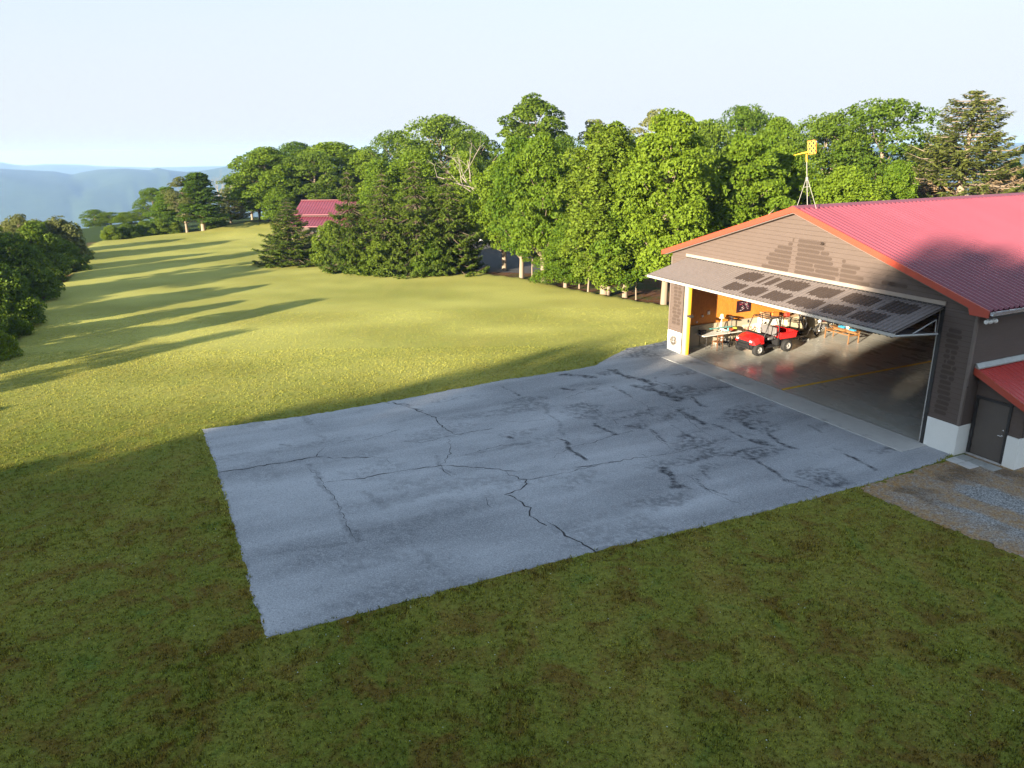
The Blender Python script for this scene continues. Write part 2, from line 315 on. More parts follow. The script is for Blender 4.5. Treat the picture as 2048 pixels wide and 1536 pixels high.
def apron_attrs(P, sd):
    s = np.zeros(len(P)); n = fbm(P[:, 0]*3.2, P[:, 1]*3.2, 5, 21); n2 = fbm(P[:, 0]*9, P[:, 1]*9, 3, 22)
    Pw = P+np.stack([fbm(P[:, 0]*1.1, P[:, 1]*1.1, 4, 24)-.5, fbm(P[:, 0]*1.1, P[:, 1]*1.1, 4, 25)-.5], -1)*.8
    for pts, wd, k in STAINS:
        d = seg_dist(Pw, pts); e = wd*.72*(.25+1.6*n); k = k*(1.25 if np.mean([q[1] for q in pts]) > -14 else .75); s = np.maximum(s, k*sst(1.0, .35, d/np.maximum(e, .01))*(.35+.75*sst(.35, .6, n2)))
    # broad worn patches drawn out along the paving passes
    lane = fbm(P[:, 0]/.9, P[:, 1]/7., 4, 31); tone = .5*lane+.5*fbm(P[:, 0]/2.2, P[:, 1]/3.5, 5, 33)
    rub = sst(.54, .72, fbm(P[:, 0]*1.2, P[:, 1]*.55, 5, 41))*(.35+.65*sst(-17, -5, P[:, 1]))*.7*sst(.38, .6, n2)
    s = np.maximum(s, rub)
    s = np.maximum(s, .75*sst(-.16, -.02, sd+.10*(n-.5))*sst(.35, .6, n2))
    s = np.maximum(s, .8*sst(-.12, .0, P[:, 1]+1.45+0*n)*0)
    return {'stain': np.clip(s, 0, 1), 'tone': tone}
t = NT('asphalt'); co = t.coord()
base = t.mix(t.ramp(t.attr('tone'), ((.32, 0.), (.62, 1.))), (.20, .204, .22), (.375, .38, .40))
sp = t.noise(26, 2, .8, co); sp2 = t.n('ShaderNodeTexVoronoi'); sp2.inputs['Scale'].default_value = 42; t.l(co, sp2.inputs['Vector'])
base = t.mix(t.math('MULTIPLY', t.ramp(sp, ((.44, 0.), (.66, 1.))), .55), base, (.50, .505, .515)); base = t.mix(t.math('MULTIPLY', t.ramp(t.noise(17, 3, .8, co), ((.30, 1.), (.46, 0.))), .6), base, (.11, .115, .13))
base = t.mix(.35, base, t.mix(1., base, t.math('ADD', .55, sp2.outputs['Distance']), 'MULTIPLY'))
base = t.mix(t.math('MULTIPLY', t.attr('stain'), t.ramp(t.noise(7, 5, .8, co), ((.30, .35), (.55, 1.)))), base, (.030, .032, .038))
t.bsdf(base, .88, 0, .25, sp, .35, .02)
apron = sheet('asphalt_apron', APRON, .012, .07, MATS['asphalt'], .085, apron_attrs, 5, thick=.03)
tag(apron, 'weathered cracked blue-grey asphalt apron before the hangar', 'paved apron', kind='structure')
CRACKS = [([z1(*p) for p in ((135, 680), (240, 665), (350, 648), (480, 627), (600, 605), (700, 612), (860, 607))], .05), ([z1(600, 605), z1(618, 580), z1(640, 565)], .03),
 ([z1(*p) for p in ((640, 728), (800, 712), (900, 690), (1050, 665), (1190, 648), (1300, 650), (1440, 662), (1560, 675))], .035),
 ([z1(*p) for p in ((960, 345), (1050, 372), (1120, 402), (1170, 420), (1182, 445), (1230, 482), (1270, 500), (1380, 482), (1440, 470))], .04),
 ([z1(*p) for p in ((1230, 520), (1240, 560), (1233, 600), (1210, 630), (1190, 648), (1205, 670), (1245, 700))], .03),
 ([z1(*p) for p in ((1500, 672), (1522, 692), (1600, 718), (1605, 735), (1568, 760), (1500, 782), (1540, 800), (1570, 825), (1612, 850), (1615, 885), (1660, 915), (1700, 935))], .04),
 ([z1(*p) for p in ((1695, 910), (1740, 930), (1790, 980), (1860, 1010), (1935, 1062))], .05),
 ([z1(*p) for p in ((1600, 718), (1750, 690), (1900, 655), (2048, 625))]+[z2(*p) for p in ((150, 860), (350, 825), (580, 790), (740, 772), (920, 725))], .022),
 ([z1(*p) for p in ((1020, 535), (1100, 537), (1200, 515), (1270, 500))], .02), ([z1(*p) for p in ((1290, 602), (1400, 572), (1500, 548), (1640, 540))], .022), ([z1(*p) for p in ((805, 532), (900, 505), (1000, 475))], .016),
 ([z1(*p) for p in ((700, 540), (780, 524))], .014), ([z1(*p) for p in ((680, 785), (700, 830), (750, 920), (790, 1010))], .016), ([z1(*p) for p in ((560, 655), (610, 700), (650, 760), (690, 790))], .016),
 ([z2(*p) for p in ((90, 425), (200, 390), (280, 360))], .02), ([z2(*p) for p in ((0, 800), (130, 730), (300, 690), (400, 655), (540, 620))], .018), ([z2(*p) for p in ((380, 350), (480, 410), (600, 470), (640, 540))], .016), ([z2(*p) for p in ((720, 460), (800, 500), (860, 560), (960, 640), (1080, 700), (1240, 690))], .016),
 ([z2(*p) for p in ((640, 330), (740, 360), (850, 420), (930, 460))], .016), ([z2(*p) for p in ((850, 900), (940, 965), (1060, 1040), (1190, 1090))], .014), ([z2(*p) for p in ((560, 770), (620, 800), (700, 850), (760, 940))], .016), ([z2(*p) for p in ((600, 612), (660, 660), (700, 700), (760, 740))], .014), ([z2(*p) for p in ((1270, 800), (1380, 880), (1480, 945), (1600, 985))], .016),
 ([z1(*p) for p in ((1880, 345), (1960, 400), (2048, 450))], .016), ([z1(*p) for p in ((1470, 430), (1580, 440), (1700, 425))], .014), ([z1(*p) for p in ((850, 600), (930, 615), (960, 640))], .012), ([z1(*p) for p in ((1400, 790), (1420, 830), (1440, 850))], .012)]
mb = MB()
for pts, wd in CRACKS:
    path = []
    for a, b in zip(pts[:-1], pts[1:]):
        a = np.array(a); b = np.array(b); n = max(2, int(np.hypot(*(b-a))/.16))
        for i in range(n):
            p = a+(b-a)*i/n
            if path or i: p = p+np.array([random.gauss(0, .035), random.gauss(0, .035)])
            path.append(p)
    path.append(np.array(pts[-1])); prev = None
    for i, p in enumerate(path):
        d = path[min(i+1, len(path)-1)]-path[max(i-1, 0)]; d = d/max(np.hypot(*d), 1e-6); nrm = np.array([-d[1], d[0]]); hw = wd*.5*random.uniform(.2, 1.6)*(1 if 0 < i < len(path)-1 else .3)
        cur = (W(*(p-nrm*hw), .0165), W(*(p+nrm*hw), .0165))
        if prev: mb.quad(prev[0], cur[0], cur[1], prev[1])
        prev = cur
cr = mb.build('pavement_crack', simple('crack_filler', (.032, .033, .037), .9), apron)
# gravel yard right of the hangar
GRAV = [gl(*p) for p in [(1908, 917), (1880, 924), (1800, 950), (1722, 978), (1765, 1000), (1830, 1030), (1900, 1058), (1980, 1092), (2048, 1118), (2150, 1180), (2300, 1290)]]+[(30, -12), (36, 4), (30, 16), (18, 16), (18.0, .9), (16.5, .9)]
def grav_attrs(P, sd):
    n = fbm(P[:, 0]*1.1, P[:, 1]*1.1, 5, 51); n2 = fbm(P[:, 0]*.45, P[:, 1]*1.0, 5, 55)
    s = sst(-1.9, -.2, sd+(n-.5)*1.8); s = np.maximum(s, sst(.42, .58, n2)*.85)
    return {'straw': np.clip(s, 0, 1), 'soil': .5*sst(.50, .62, n)*sst(-2.0, -.8, sd)*sst(-.3, -.7, sd)}
t = NT('gravel'); co = t.coord(); vo = t.n('ShaderNodeTexVoronoi'); vo.inputs['Scale'].default_value = 30; t.l(co, vo.inputs['Vector'])
sep = t.n('ShaderNodeSeparateColor'); t.l(vo.outputs['Color'], sep.inputs[0])
gcol = t.ramp(sep.outputs[0], ((0., (.10, .10, .10)), (.5, (.25, .248, .24)), (1., (.46, .45, .44)))); straw = t.ramp(t.noise(14, 4, .8, co), ((.3, (.12, .065, .025)), (.5, (.32, .18, .07)), (.72, (.55, .38, .17))))
sm_ = t.math('MULTIPLY', t.attr('straw'), t.ramp(t.noise(5, 4, .7, co), ((.32, .25), (.6, 1.))))
c = t.mix(sm_, gcol, straw); c = t.mix(t.attr('soil'), c, t.mix(t.noise(9, 3, .7, co), (.02, .014, .01), (.07, .05, .035)))
t.bsdf(c, .95, 0, .2, vo.outputs['Distance'], .6, .03)
gv = sheet('gravel_yard', GRAV, .007, .09, MATS['gravel'], .22, grav_attrs, 61); tag(gv, 'grey gravel yard with straw patches beside the hangar', 'gravel yard', kind='structure')
# driveway behind the row of trees
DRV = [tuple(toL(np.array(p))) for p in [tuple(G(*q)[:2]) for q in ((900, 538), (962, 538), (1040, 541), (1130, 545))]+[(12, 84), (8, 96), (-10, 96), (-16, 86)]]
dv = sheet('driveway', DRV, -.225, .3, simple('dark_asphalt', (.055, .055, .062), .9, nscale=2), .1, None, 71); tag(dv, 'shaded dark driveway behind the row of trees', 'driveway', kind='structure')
# ------------------------------------------------------------------ hangar
def wood(name, a, b, sx=1., sz=9., rough=.75, bump=.15):
    t = NT(name); f = t.noise(3., 6, .65, t.coord((sx, sx, sz))); f2 = t.noise(.6, 4, .6); c = t.mix(f, a, b); c = t.mix(t.math('MULTIPLY', f2, .35), c, tuple(x*.6 for x in a)); t.bsdf(c, rough, 0, .3, f, bump, .01); return t.m
M_SID = wood('brown_siding', (.098, .072, .060), (.158, .120, .102)); M_STAIN_LIPSHADE = wood('damp_stain_lip_shade', (.064, .045, .036), (.096, .069, .055)); M_TRIM = simple('weathered_trim', (.17, .135, .115), .7, bump=.1, nscale=9, stretch=(1, 1, 6))
M_WHITE = simple('white_painted_block', (.84, .84, .80), .75, var=.05, nscale=2.2, bump=.05); M_RED = simple('red_metal', (.195, .041, .062), .42, .0, var=.26, nscale=1.4, spec=.75, stretch=(.16, 1., .16)); M_FASC = simple('orange_red_fascia', (.42, .065, .035), .45, var=.1, nscale=3)
M_PANEL = wood('door_cladding', (.15, .124, .115), (.235, .20, .187), 2., 1.5); M_PST = wood('door_stain', (.050, .036, .030), (.085, .063, .053), 2., 1.5); M_GREYMET = simple('grey_steel', (.42, .42, .40), .45, .4, nscale=5)
M_DARKMET = simple('dark_steel', (.045, .042, .040), .5, .2); M_BLACK = simple('black_plastic', (.018, .018, .019), .5); M_DKSID = M_SID
M_YEL = simple('yellow_paint', (.72, .42, .03), .5, var=.08); M_TAN = simple('tan_frame', (.42, .33, .24), .6); M_BRN = simple('brown_door_paint', (.115, .095, .080), .45, var=.12, nscale=3); M_CHROME = simple('bright_metal', (.75, .75, .75), .2, .9)
t = NT('polished_concrete'); co = t.coord((1, 1, 1)); f = t.noise(.8, 6, .6, co); f2 = t.noise(.35, 4, .7, t.coord((1, 2.4, 1))); c = t.mix(f, (.38, .385, .35), (.56, .56, .52)); c = t.mix(t.ramp(f2, ((.45, 0.), (.7, .6))), c, (.32, .28, .21))
t.bsdf(c, t.ramp(f2, ((.3, .20), (.7, .38))), 0, .5, f, .03, .01, .08); M_CONC = t.m
t = NT('slab_concrete'); f = t.noise(1.2, 6, .7); f2 = t.noise(.5, 5, .7, t.coord((1, 1, 1))); c = t.mix(f, (.42, .41, .39), (.58, .565, .54)); c = t.mix(t.ramp(f2, ((.56, 0.), (.72, .6))), c, (.11, .10, .09)); t.bsdf(c, .85, 0, .3, t.noise(18, 3, .7), .15, .01); M_SLAB = t.m
t = NT('orange_panelling'); f = t.noise(9, 5, .75, t.coord((1, 1, .35))); vo = t.n('ShaderNodeTexVoronoi'); vo.inputs['Scale'].default_value = 14; t.l(t.coord((1, 1, .5)), vo.inputs['Vector']); c = t.mix(f, (.50, .16, .022), (.78, .34, .06)); c = t.mix(t.math('MULTIPLY', vo.outputs['Distance'], .5), c, (.42, .12, .02)); t.bsdf(c, .55, 0, .3, f, .1, .01); M_OSB = t.m
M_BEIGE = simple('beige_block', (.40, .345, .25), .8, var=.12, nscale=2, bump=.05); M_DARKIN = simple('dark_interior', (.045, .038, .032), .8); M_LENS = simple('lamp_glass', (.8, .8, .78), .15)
WID, DEP, RP, SL = 16.42, 20., 8.21, .315
zr = lambda u: 7.83-SL*abs(u-RP)
hangar = empty('hangar', W(0, 0), RZ, 'big brown hangar with red ribbed roof, door folded open', 'hangar')
# slab and floor (setting)
fl = MB().box(.3, WID-.3, .0, DEP-.3, -.2, .032); fo = fl.build('hangar_floor', M_CONC); fo.location = W(0, 0); fo.rotation_euler = (0, 0, RZ); tag(fo, 'polished grey concrete floor inside the open hangar', 'floor', kind='structure')
mb = MB(); mb.box(8.11, 8.27, .06, 12.5, .033, .0365); ln = mb.build('centre_line', simple('line_yellow', (.95, .58, .03), .5, var=.08, nscale=12)); ln.parent = fo
mb = MB(); mb.box(1.25, 15.42, -1.37, -.004, -.15, .035, .01); sl_ = mb.build('concrete_sill', M_SLAB); sl_.location = W(0, 0); sl_.rotation_euler = (0, 0, RZ); tag(sl_, 'pale concrete strip along the hangar door threshold', 'concrete strip', kind='structure')
mb = MB(); mb.box(1.65, 15.1, -.02, .07, .034, .052); th_ = mb.build('threshold', M_GREYMET, hangar)
CH = .185
STR = {}
def siding(mb, rows, stain, z00):
    for k, (z0, z1_, iv) in enumerate(rows):
        for (a0, b0, a1, b1) in iv:
            mb.mat = 0; mb.quad((a0, -.028, z0), (b0, -.028, z0), (b1, -.008, z1_), (a1, -.008, z1_)); mb.quad((a0, -.0, z0), (b0, -.0, z0), (b0, -.028, z0), (a0, -.028, z0))
    mb.mat = 1
    for k, (z0, z1_, iv) in enumerate(rows):
        for (a0, b0, a1, b1) in iv: mb.quad((a1, -.0125, z1_-.016), (b1, -.0125, z1_-.016), (b1, -.0115, z1_), (a1, -.0115, z1_))  # dark strip at each board's top, painted as shadow of the lap above
    for (u0, u1, zc) in stain:
        k = round((zc-z00)/CH-.5); z0 = z00+k*CH; h = CH*.36; zc = z0+CH*.46; n = 6; pts = []
        for i in range(n+1): tt = -math.pi/2+math.pi*i/n; pts.append((u1-h+h*math.cos(tt), zc+h*math.sin(tt)))
        for i in range(n+1): tt = math.pi/2+math.pi*i/n; pts.append((u0+h+h*math.cos(tt), zc+h*math.sin(tt)))
        yv = lambda z: -.028+.020*(z-z0)/CH-.003
        mb.quad(*[(p[0], yv(p[1]), p[1]) for p in pts])
    mb.mat = 0
mb = MB(); rows = []; z = 1.1
while z < 7.83:
    z2_ = min(z+CH, 7.83); zz = z2_
    if z < 5.0:
        zt = min(z2_, 5.08); rows.append((z, zt, [(0, 1.16, 0, 1.16), (15.26, WID, 15.26, WID)]))
        if z2_ > 5.08: z = 5.08; continue
    else:
        w0 = min(RP, (7.83-z)/SL); w1 = min(RP, (7.83-z2_)/SL); rows.append((z, z2_, [(RP-w0, RP+w0, RP-w1, RP+w1)]))
    z = z2_
st = []
R = random.Random(4)
for i in range(15):                                             # left pier
    zc = 1.55+i*CH
    a = .2+R.uniform(0, .12); 
    if R.random() < .6: st += [(a, .58, zc), (.62, .98-R.uniform(0, .14), zc)]
    else: st.append((a, .96-R.uniform(0, .15), zc))
for i in range(17):                                             # right pier
    zc = 1.36+i*CH; a = 15.44+R.uniform(0, .07); b = 16.02-R.uniform(0, .12)
    if R.random() < .55: st.append((a, b, zc))
    else: mid_ = R.uniform(15.6, 15.85); st += [(a, mid_, zc), (mid_+.03, b, zc)]
def zrow(zc): return 5.08+(math.floor((zc-5.08)/CH)+.5)*CH
for i in range(9):                                              # gable, three columns between the studs
    zc = 5.26+i*CH; f = i/8
    st.append((6.3+1.5*f*f+R.uniform(0, .5), 8.0+R.uniform(-.04, .04)+.1*f, zc)); 
    e = 10.6-1.9*max(0, f-.45)+R.uniform(-.25, .05); a = 8.34+R.uniform(-.03, .04)
    if R.random() < .4: mm = a+R.uniform(.8, 1.4); st += [(a, mm, zc), (mm+.04, e, zc)]
    else: st.append((a, e, zc))
    if f < .75: st.append((10.66+R.uniform(0, .1), 12.4-2.0*f+R.uniform(-.3, .2), zc))
for a, b, zc in ((12.9, 13.7, 5.45), (12.6, 13.2, 5.63)): st.append((a, b, zc))
s1 = [q for q in st if q[2] < 5.0 and (q[0] < 2 or q[0] > 15)]; s2 = [q for q in st if q not in s1]
siding(mb, [r for r in rows if r[0] < 5.0], s1, 1.1); siding(mb, [r for r in rows if r[0] >= 5.0], s2, 5.08)
mb.build('front_wall', [M_SID, M_STAIN_LIPSHADE], hangar)
mb = MB()
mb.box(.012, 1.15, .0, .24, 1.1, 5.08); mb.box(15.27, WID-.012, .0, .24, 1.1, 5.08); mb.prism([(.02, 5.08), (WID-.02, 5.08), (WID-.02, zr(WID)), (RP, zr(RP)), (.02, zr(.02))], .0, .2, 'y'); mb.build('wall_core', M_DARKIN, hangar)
mb = MB(); mb.box(-.035, 1.13, -.045, .26, -.3, 1.1, .006); mb.build('block_base', M_WHITE, hangar)
mb = MB(); mb.box(15.27, WID+.035, -.045, .62, -.3, 1.1, .006); mb.build('block_base', M_WHITE, hangar)
mb = MB(); mb.box(-.04, .05, -.05, .05, 1.102, 5.0); mb.build('corner_board', M_TRIM, hangar); mb = MB(); mb.box(WID-.05, WID+.04, -.05, .05, 1.102, 5.0); mb.build('corner_board', M_TRIM, hangar)
# side walls, back wall
def side_wall(u, s, name, v0=.24):
    mb = MB(); z = 1.1
    while z < 5.2:
        z2_ = z+CH; mb.quad((u+s*.028, v0-.24, z), (u+s*.028, DEP, z), (u+s*.008, DEP, z2_), (u+s*.008, v0-.24, z2_)); mb.quad((u, v0-.24, z), (u, DEP, z), (u+s*.028, DEP, z), (u+s*.028, v0-.24, z)); z = z2_
    mb.box(min(u, u-s*.2), max(u, u-s*.2), v0+.02, DEP, 1.1, 5.25); return mb.build(name, [M_DKSID], hangar)
side_wall(WID, 1, 'side_wall'); side_wall(0, -1, 'side_wall')
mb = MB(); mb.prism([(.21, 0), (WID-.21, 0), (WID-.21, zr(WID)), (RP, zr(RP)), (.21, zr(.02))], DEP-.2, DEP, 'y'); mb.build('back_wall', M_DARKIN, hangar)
mb = MB(); mb.box(-.03, .22, .27, DEP, -.3, 1.09); mb.build('block_base', M_BEIGE, hangar); mb = MB(); mb.box(WID-.22, WID+.03, .63, DEP, -.3, 1.09); mb.build('block_base', M_WHITE, hangar)
# interior lining
mb = MB(); mb.box(.201, .26, .26, DEP-.22, 1.2, 5.1); mb.build('wall_panelling', M_OSB, hangar); mb = MB(); mb.box(.222, .36, .27, DEP-.22, .03, 1.195); mb.build('wainscot', M_BEIGE, hangar)
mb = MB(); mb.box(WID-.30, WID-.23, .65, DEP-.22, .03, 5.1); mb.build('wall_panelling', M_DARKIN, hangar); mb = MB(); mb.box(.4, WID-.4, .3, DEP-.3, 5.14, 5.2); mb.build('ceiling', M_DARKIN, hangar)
# roof: ribbed metal
rv = []; v = -.3
while v < DEP+.3:
    rv += [(v, 0), (v+.15, 0), (v+.185, .06), (v+.225, .06), (v+.27, 0)]; v += .27
for s, nm in ((1, 'roof'), (-1, 'roof')):
    mb = MB(); U_e = RP+s*8.72; vs = []; fs = []
    for j in range(9):
        uu = RP+s*(8.72*j/8+.02*(j == 0))
        for (vv, h) in rv: vs.append((uu, vv, 8.0-SL*abs(uu-RP)+h))
    n = len(rv)
    for j in range(8):
        for i in range(n-1): fs.append((j*n+i, j*n+i+1, (j+1)*n+i+1, (j+1)*n+i))
    mb.add(vs, fs); q = [(RP, 7.96), (U_e, 7.96-SL*8.72), (U_e, 7.86-SL*8.72), (RP, 7.86)]; mb.prism(q, -.28, DEP+.28, 'y'); mb.build(nm, M_RED, hangar)
mb = MB(); q = [(RP-.24, 7.955), (RP-.23, 7.975), (RP-.04, 8.066), (RP+.04, 8.066), (RP+.23, 7.975), (RP+.24, 7.955), (RP, 8.02)]; mb.prism(q, -.33, DEP+.33, 'y'); mb.build('ridge_cap', M_RED, hangar)
for s in (1, -1):
    mb = MB(); e = RP+s*8.74; q = [(RP, 8.035), (e, 8.035-SL*8.74), (e, 7.80-SL*8.74)]
    if s == 1: q += [(e-.62, 7.80-SL*8.74), (e-.70, 7.80-SL*8.04)]
    q += [(RP, 7.80)]
    mb.prism(q, -.345, -.285, 'y'); mb.build('fascia', M_FASC, hangar)
mb = MB(); q = [(RP, 7.79), (RP+8.5, 7.79-SL*8.5), (RP+8.5, 7.75-SL*8.5), (RP, 7.75), (RP-8.5, 7.75-SL*8.5), (RP-8.5, 7.79-SL*8.5)]; mb.prism(q, -.28, -.01, 'y'); mb.build('soffit', M_TRIM, hangar)
mb = MB(); e = RP+8.72; ze = 8.0-SL*8.72; q = [(e, ze-.03), (e+.02, ze-.14), (e+.12, ze-.14), (e+.15, ze-.03), (e+.135, ze-.03), (e+.11, ze-.125), (e+.03, ze-.125), (e+.012, ze-.03)]; mb.prism(q, -.25, DEP, 'y')
for k in range(28): mb.box(e-.02, e+.15, -.1+k*.7, -.06+k*.7, ze-.035, ze-.02)
mb.build('gutter', M_CHROME, hangar)
mb = MB(); mb.box(e-.05, e+.0, -.26, DEP, ze-.25, ze-.06); mb.build('eave_board', M_DARKMET, hangar)
# header trim, frame, jambs
mb = MB(); mb.box(1.16, 15.27, -.075, -.03, 5.13, 5.27); mb.build('header_trim', simple('pale_trim', (.33, .27, .225), .6, var=.2, nscale=3), hangar)
mb = MB(); mb.box(1.3, 15.2, -.03, .15, 5.0, 5.128); mb.build('door_track', M_DARKMET, hangar)
mb = MB(); mb.box(1.13, 1.18, -.06, .2, .03, 5.0); mb.build('door_frame', M_DARKMET, hangar)
mb = MB(); mb.box(1.185, 1.48, -.03, .05, .035, 5.0); mb.build('door_frame', M_TAN, hangar)
mb = MB(); mb.box(1.482, 1.565, .0, .13, .04, 4.9, .006); mb.build('yellow_post', M_YEL, hangar)
mb = MB(); mb.box(1.5, 1.76, -.05, .16, 2.05, 2.17); mb.tube([(1.72, -.0, 2.1), (1.75, .0, 1.9), (1.72, .0, 1.65)], .012, 6); mb.build('door_latch', M_DARKMET, hangar)
mb = MB(); mb.box(15.13, 15.26, -.05, .2, .03, 5.0); mb.build('door_frame', M_DARKMET, hangar); mb = MB(); mb.box(15.04, 15.09, .02, .08, .05, 4.95); mb.build('guide_rail', simple('pale_rail', (.5, .48, .45), .5), hangar)
# bi-fold door: upper leaf out, lower leaf folded back under it
HZ, OV, OZ = 5.06, -2.38, 4.42
d_ = Vector((0, OV, OZ-HZ)); L_ = d_.length; ex = d_.normalized(); nz = Vector((1, 0, 0)).cross(ex); nz = nz if nz.z > 0 else -nz
def dp(u, s_, h): p = Vector((u, -.03, HZ))+ex*s_+nz*h; return tuple(p)
mb = MB(); u0, u1 = 1.22, 15.2; ribs = np.arange(u0, u1, .2)
vsx = []
for rb in ribs: vsx += [(rb, 0.), (min(rb+.135, u1), 0.), (min(rb+.152, u1), .036), (min(rb+.182, u1), .036), (min(rb+.2, u1), 0.)]
for (a, ha), (b, hb) in zip(vsx[:-1], vsx[1:]):
    if b > a: mb.quad(dp(a, 0, ha), dp(b, 0, hb), dp(b, L_, hb), dp(a, L_, ha))
mb.quad(dp(u0, 0, -.06), dp(u1, 0, -.06), dp(u1, L_, -.06), dp(u0, L_, -.06)); mb.quad(dp(u0, 0, -.06), dp(u0, 0, .0), dp(u0, L_, .0), dp(u0, L_, -.06)); mb.quad(dp(u1, 0, -.06), dp(u1, 0, .0), dp(u1, L_, .0), dp(u1, L_, -.06))
mb.mat = 1
R = random.Random(8); cols = [(5.8, 7.0, 0), (6.1, 7.2, 1), (7.3, 8.4, 1), (7.15, 8.25, 0), (8.4, 9.6, 0), (8.5, 9.75, 1), (9.85, 11.2, 0), (9.9, 11.3, 1), (11.6, 13.0, 0), (11.55, 12.75, 1), (13.1, 14.6, 0), (13.0, 14.2, 1)]
for rb in ribs:
    for (a, b, row) in cols:
        if a <= rb <= b:
            sf = ((.07, .48) if row == 0 else (.53, .92)); e0 = sf[0]+R.uniform(0, .05)+(.0 if a+.2 < rb < b-.2 else R.uniform(0, .05)); e1 = sf[1]-R.uniform(0, .05)-(.0 if a+.2 < rb < b-.2 else R.uniform(0, .06))
            if R.random() < .05: continue
            j0 = R.uniform(-.02, .02); j1 = R.uniform(-.02, .02); pf = [(-.002, .003), (.133, .003), (.15, .039), (.184, .039), (.200, .003)]
            for (qa, ha), (qb, hb) in zip(pf[:-1], pf[1:]):
                k0 = qa/.2*j0; k1 = qb/.2*j0; mb.quad(dp(rb+qa, L_*(e0+k0), ha), dp(rb+qb, L_*(e0+k1), hb), dp(rb+qb, L_*(e1+qb/.2*j1), hb), dp(rb+qa, L_*(e1+qa/.2*j1), ha))
mb.mat = 0
upper = mb.build('upper_door_leaf', [M_PANEL, M_PST], hangar)
mb = MB(); A0_, B0_ = dp(u0-.02, L_, -.09), dp(u1+.02, L_, -.09); y0, zz0 = A0_[1], A0_[2]; mb.box(u0-.02, u1+.02, y0-.05, y0+.06, zz0-.04, zz0+.06); mb.build('edge_rail', simple('edge_trim', (.50, .47, .42), .55, var=.15, nscale=4), upper)
mb = MB()
uu = np.linspace(u0, u1, 181); zz_ = [zz0-.06-(.045*R.random() if i % 2 else 0) for i in range(181)]
mb.add([(a, y0+.0, zz0-.035) for a in uu]+[(a, y0+.0, z_) for a, z_ in zip(uu, zz_)], [(i, i+1, 182+i, 181+i) for i in range(180)])
mb.build('weather_fringe', M_DARKMET, upper)
lo0 = Vector((0, y0+.05, zz0-.03)); lo1 = Vector((0, -.10, 4.12)); dl = (lo1-lo0); nl = Vector((1, 0, 0)).cross(dl).normalized(); nl = nl if nl.z > 0 else -nl
def lp(u, s_, h): p = Vector((u, 0, 0))+lo0+dl*s_+nl*h; return tuple(p)
mb = MB(); vs = [lp(u0+.05, 0, -.05), lp(u1-.05, 0, -.05), lp(u1-.05, 1, -.05), lp(u0+.05, 1, -.05), lp(u0+.05, 0, .0), lp(u1-.05, 0, .0), lp(u1-.05, 1, .0), lp(u0+.05, 1, .0)]; mb.add(vs, [(3, 2, 1, 0), (4, 5, 6, 7), (0, 1, 5, 4), (1, 2, 6, 5), (2, 3, 7, 6), (3, 0, 4, 7)])
lower = mb.build('lower_door_leaf', M_PANEL, hangar)
M_TRS = simple('truss_grey', (.62, .62, .60), .4, .1)
for pts_, r_ in (([lp(u1-.03, 0, .0), lp(u1-.03, 1, .0)], .035), ([lp(u1-.08, .45, .03), lp(u1-.08, .93, .5), lp(u1-.08, .97, .05)], .022), ([lp(u0+.03, 0, .0), lp(u0+.03, 1, .0)], .035)):
    mb = MB(); mb.tube(pts_, r_, 6); mb.build('frame_tube', M_TRS, lower)
# flood lights under the eave
for k, vv in enumerate((-.02, .26)):
    mb = MB(); mb.lathe([(.0, -.1), (.045, -.1), (.05, 0), (.085, .09), (.085, .12)], 12, 'y', (16.78, vv, 4.86)); mb.tube([(16.78, vv, 4.9), (16.72, vv, 5.04)], .02, 6); fl_ = mb.build('flood_light', simple('lamp_white', (.75, .75, .72), .4), hangar)
    mb = MB(); mb.lathe([(0, -.105), (.07, -.108), (.075, -.1)], 12, 'y', (16.78, vv, 4.86)); mb.build('lens', M_LENS, fl_)
# lean-to at the right corner
LV = .62
mb = MB(); z = .0
def lz(u): return 3.02-.43*(u-WID)
while z < 2.9:
    z2_ = min(z+CH, 2.9)
    for (a, b) in ((WID+.04, 16.56), (17.72, 18.12)):
        b2 = b
        if lz(b)-.12 < z2_: b2 = min(b, WID+(3.02-.12-z2_)/.43)
        if b2 > a and z > 1.0: mb.quad((a, LV-.028, z), (b2, LV-.028, z), (b2, LV-.008, z2_), (a, LV-.008, z2_)); mb.quad((a, LV, z), (b2, LV, z), (b2, LV-.028, z), (a, LV-.028, z))
    z = z2_
mb.prism([(WID+.03, 2.14), (18.1, 2.14), (18.1, lz(18.1)-.1), (WID+.03, lz(WID)-.1)], LV-.012, LV+.15, 'y'); mb.box(WID+.03, 16.56, LV, LV+.15, 0, 2.14); mb.box(17.72, 18.1, LV, LV+.15, 0, 2.14)
mb.box(18.02, 18.12, LV+.151, 8, 1.1, 2.3)
mb.build('lean_to_wall', M_SID, hangar)
mb = MB(); mb.box(17.74, 18.16, LV-.05, LV+.17, -.3, 1.1, .006); mb.box(18.04, 18.16, LV+.172, 8, -.3, 1.1); mb.build('block_base', M_WHITE, hangar)
mb = MB(); fr = mb; mb.box(16.5, 16.58, LV-.06, LV+.1, .02, 2.16); mb.box(17.66, 17.74, LV-.06, LV+.1, .02, 2.16); mb.box(16.5, 17.74, LV-.055, LV+.09, 2.08, 2.165); frm = mb.build('entry_frame', M_DARKMET, hangar)
mb = MB(); mb.box(16.585, 17.655, LV+.0, LV+.05, .05, 2.075); door = mb.build('entry_door', M_BRN, hangar)
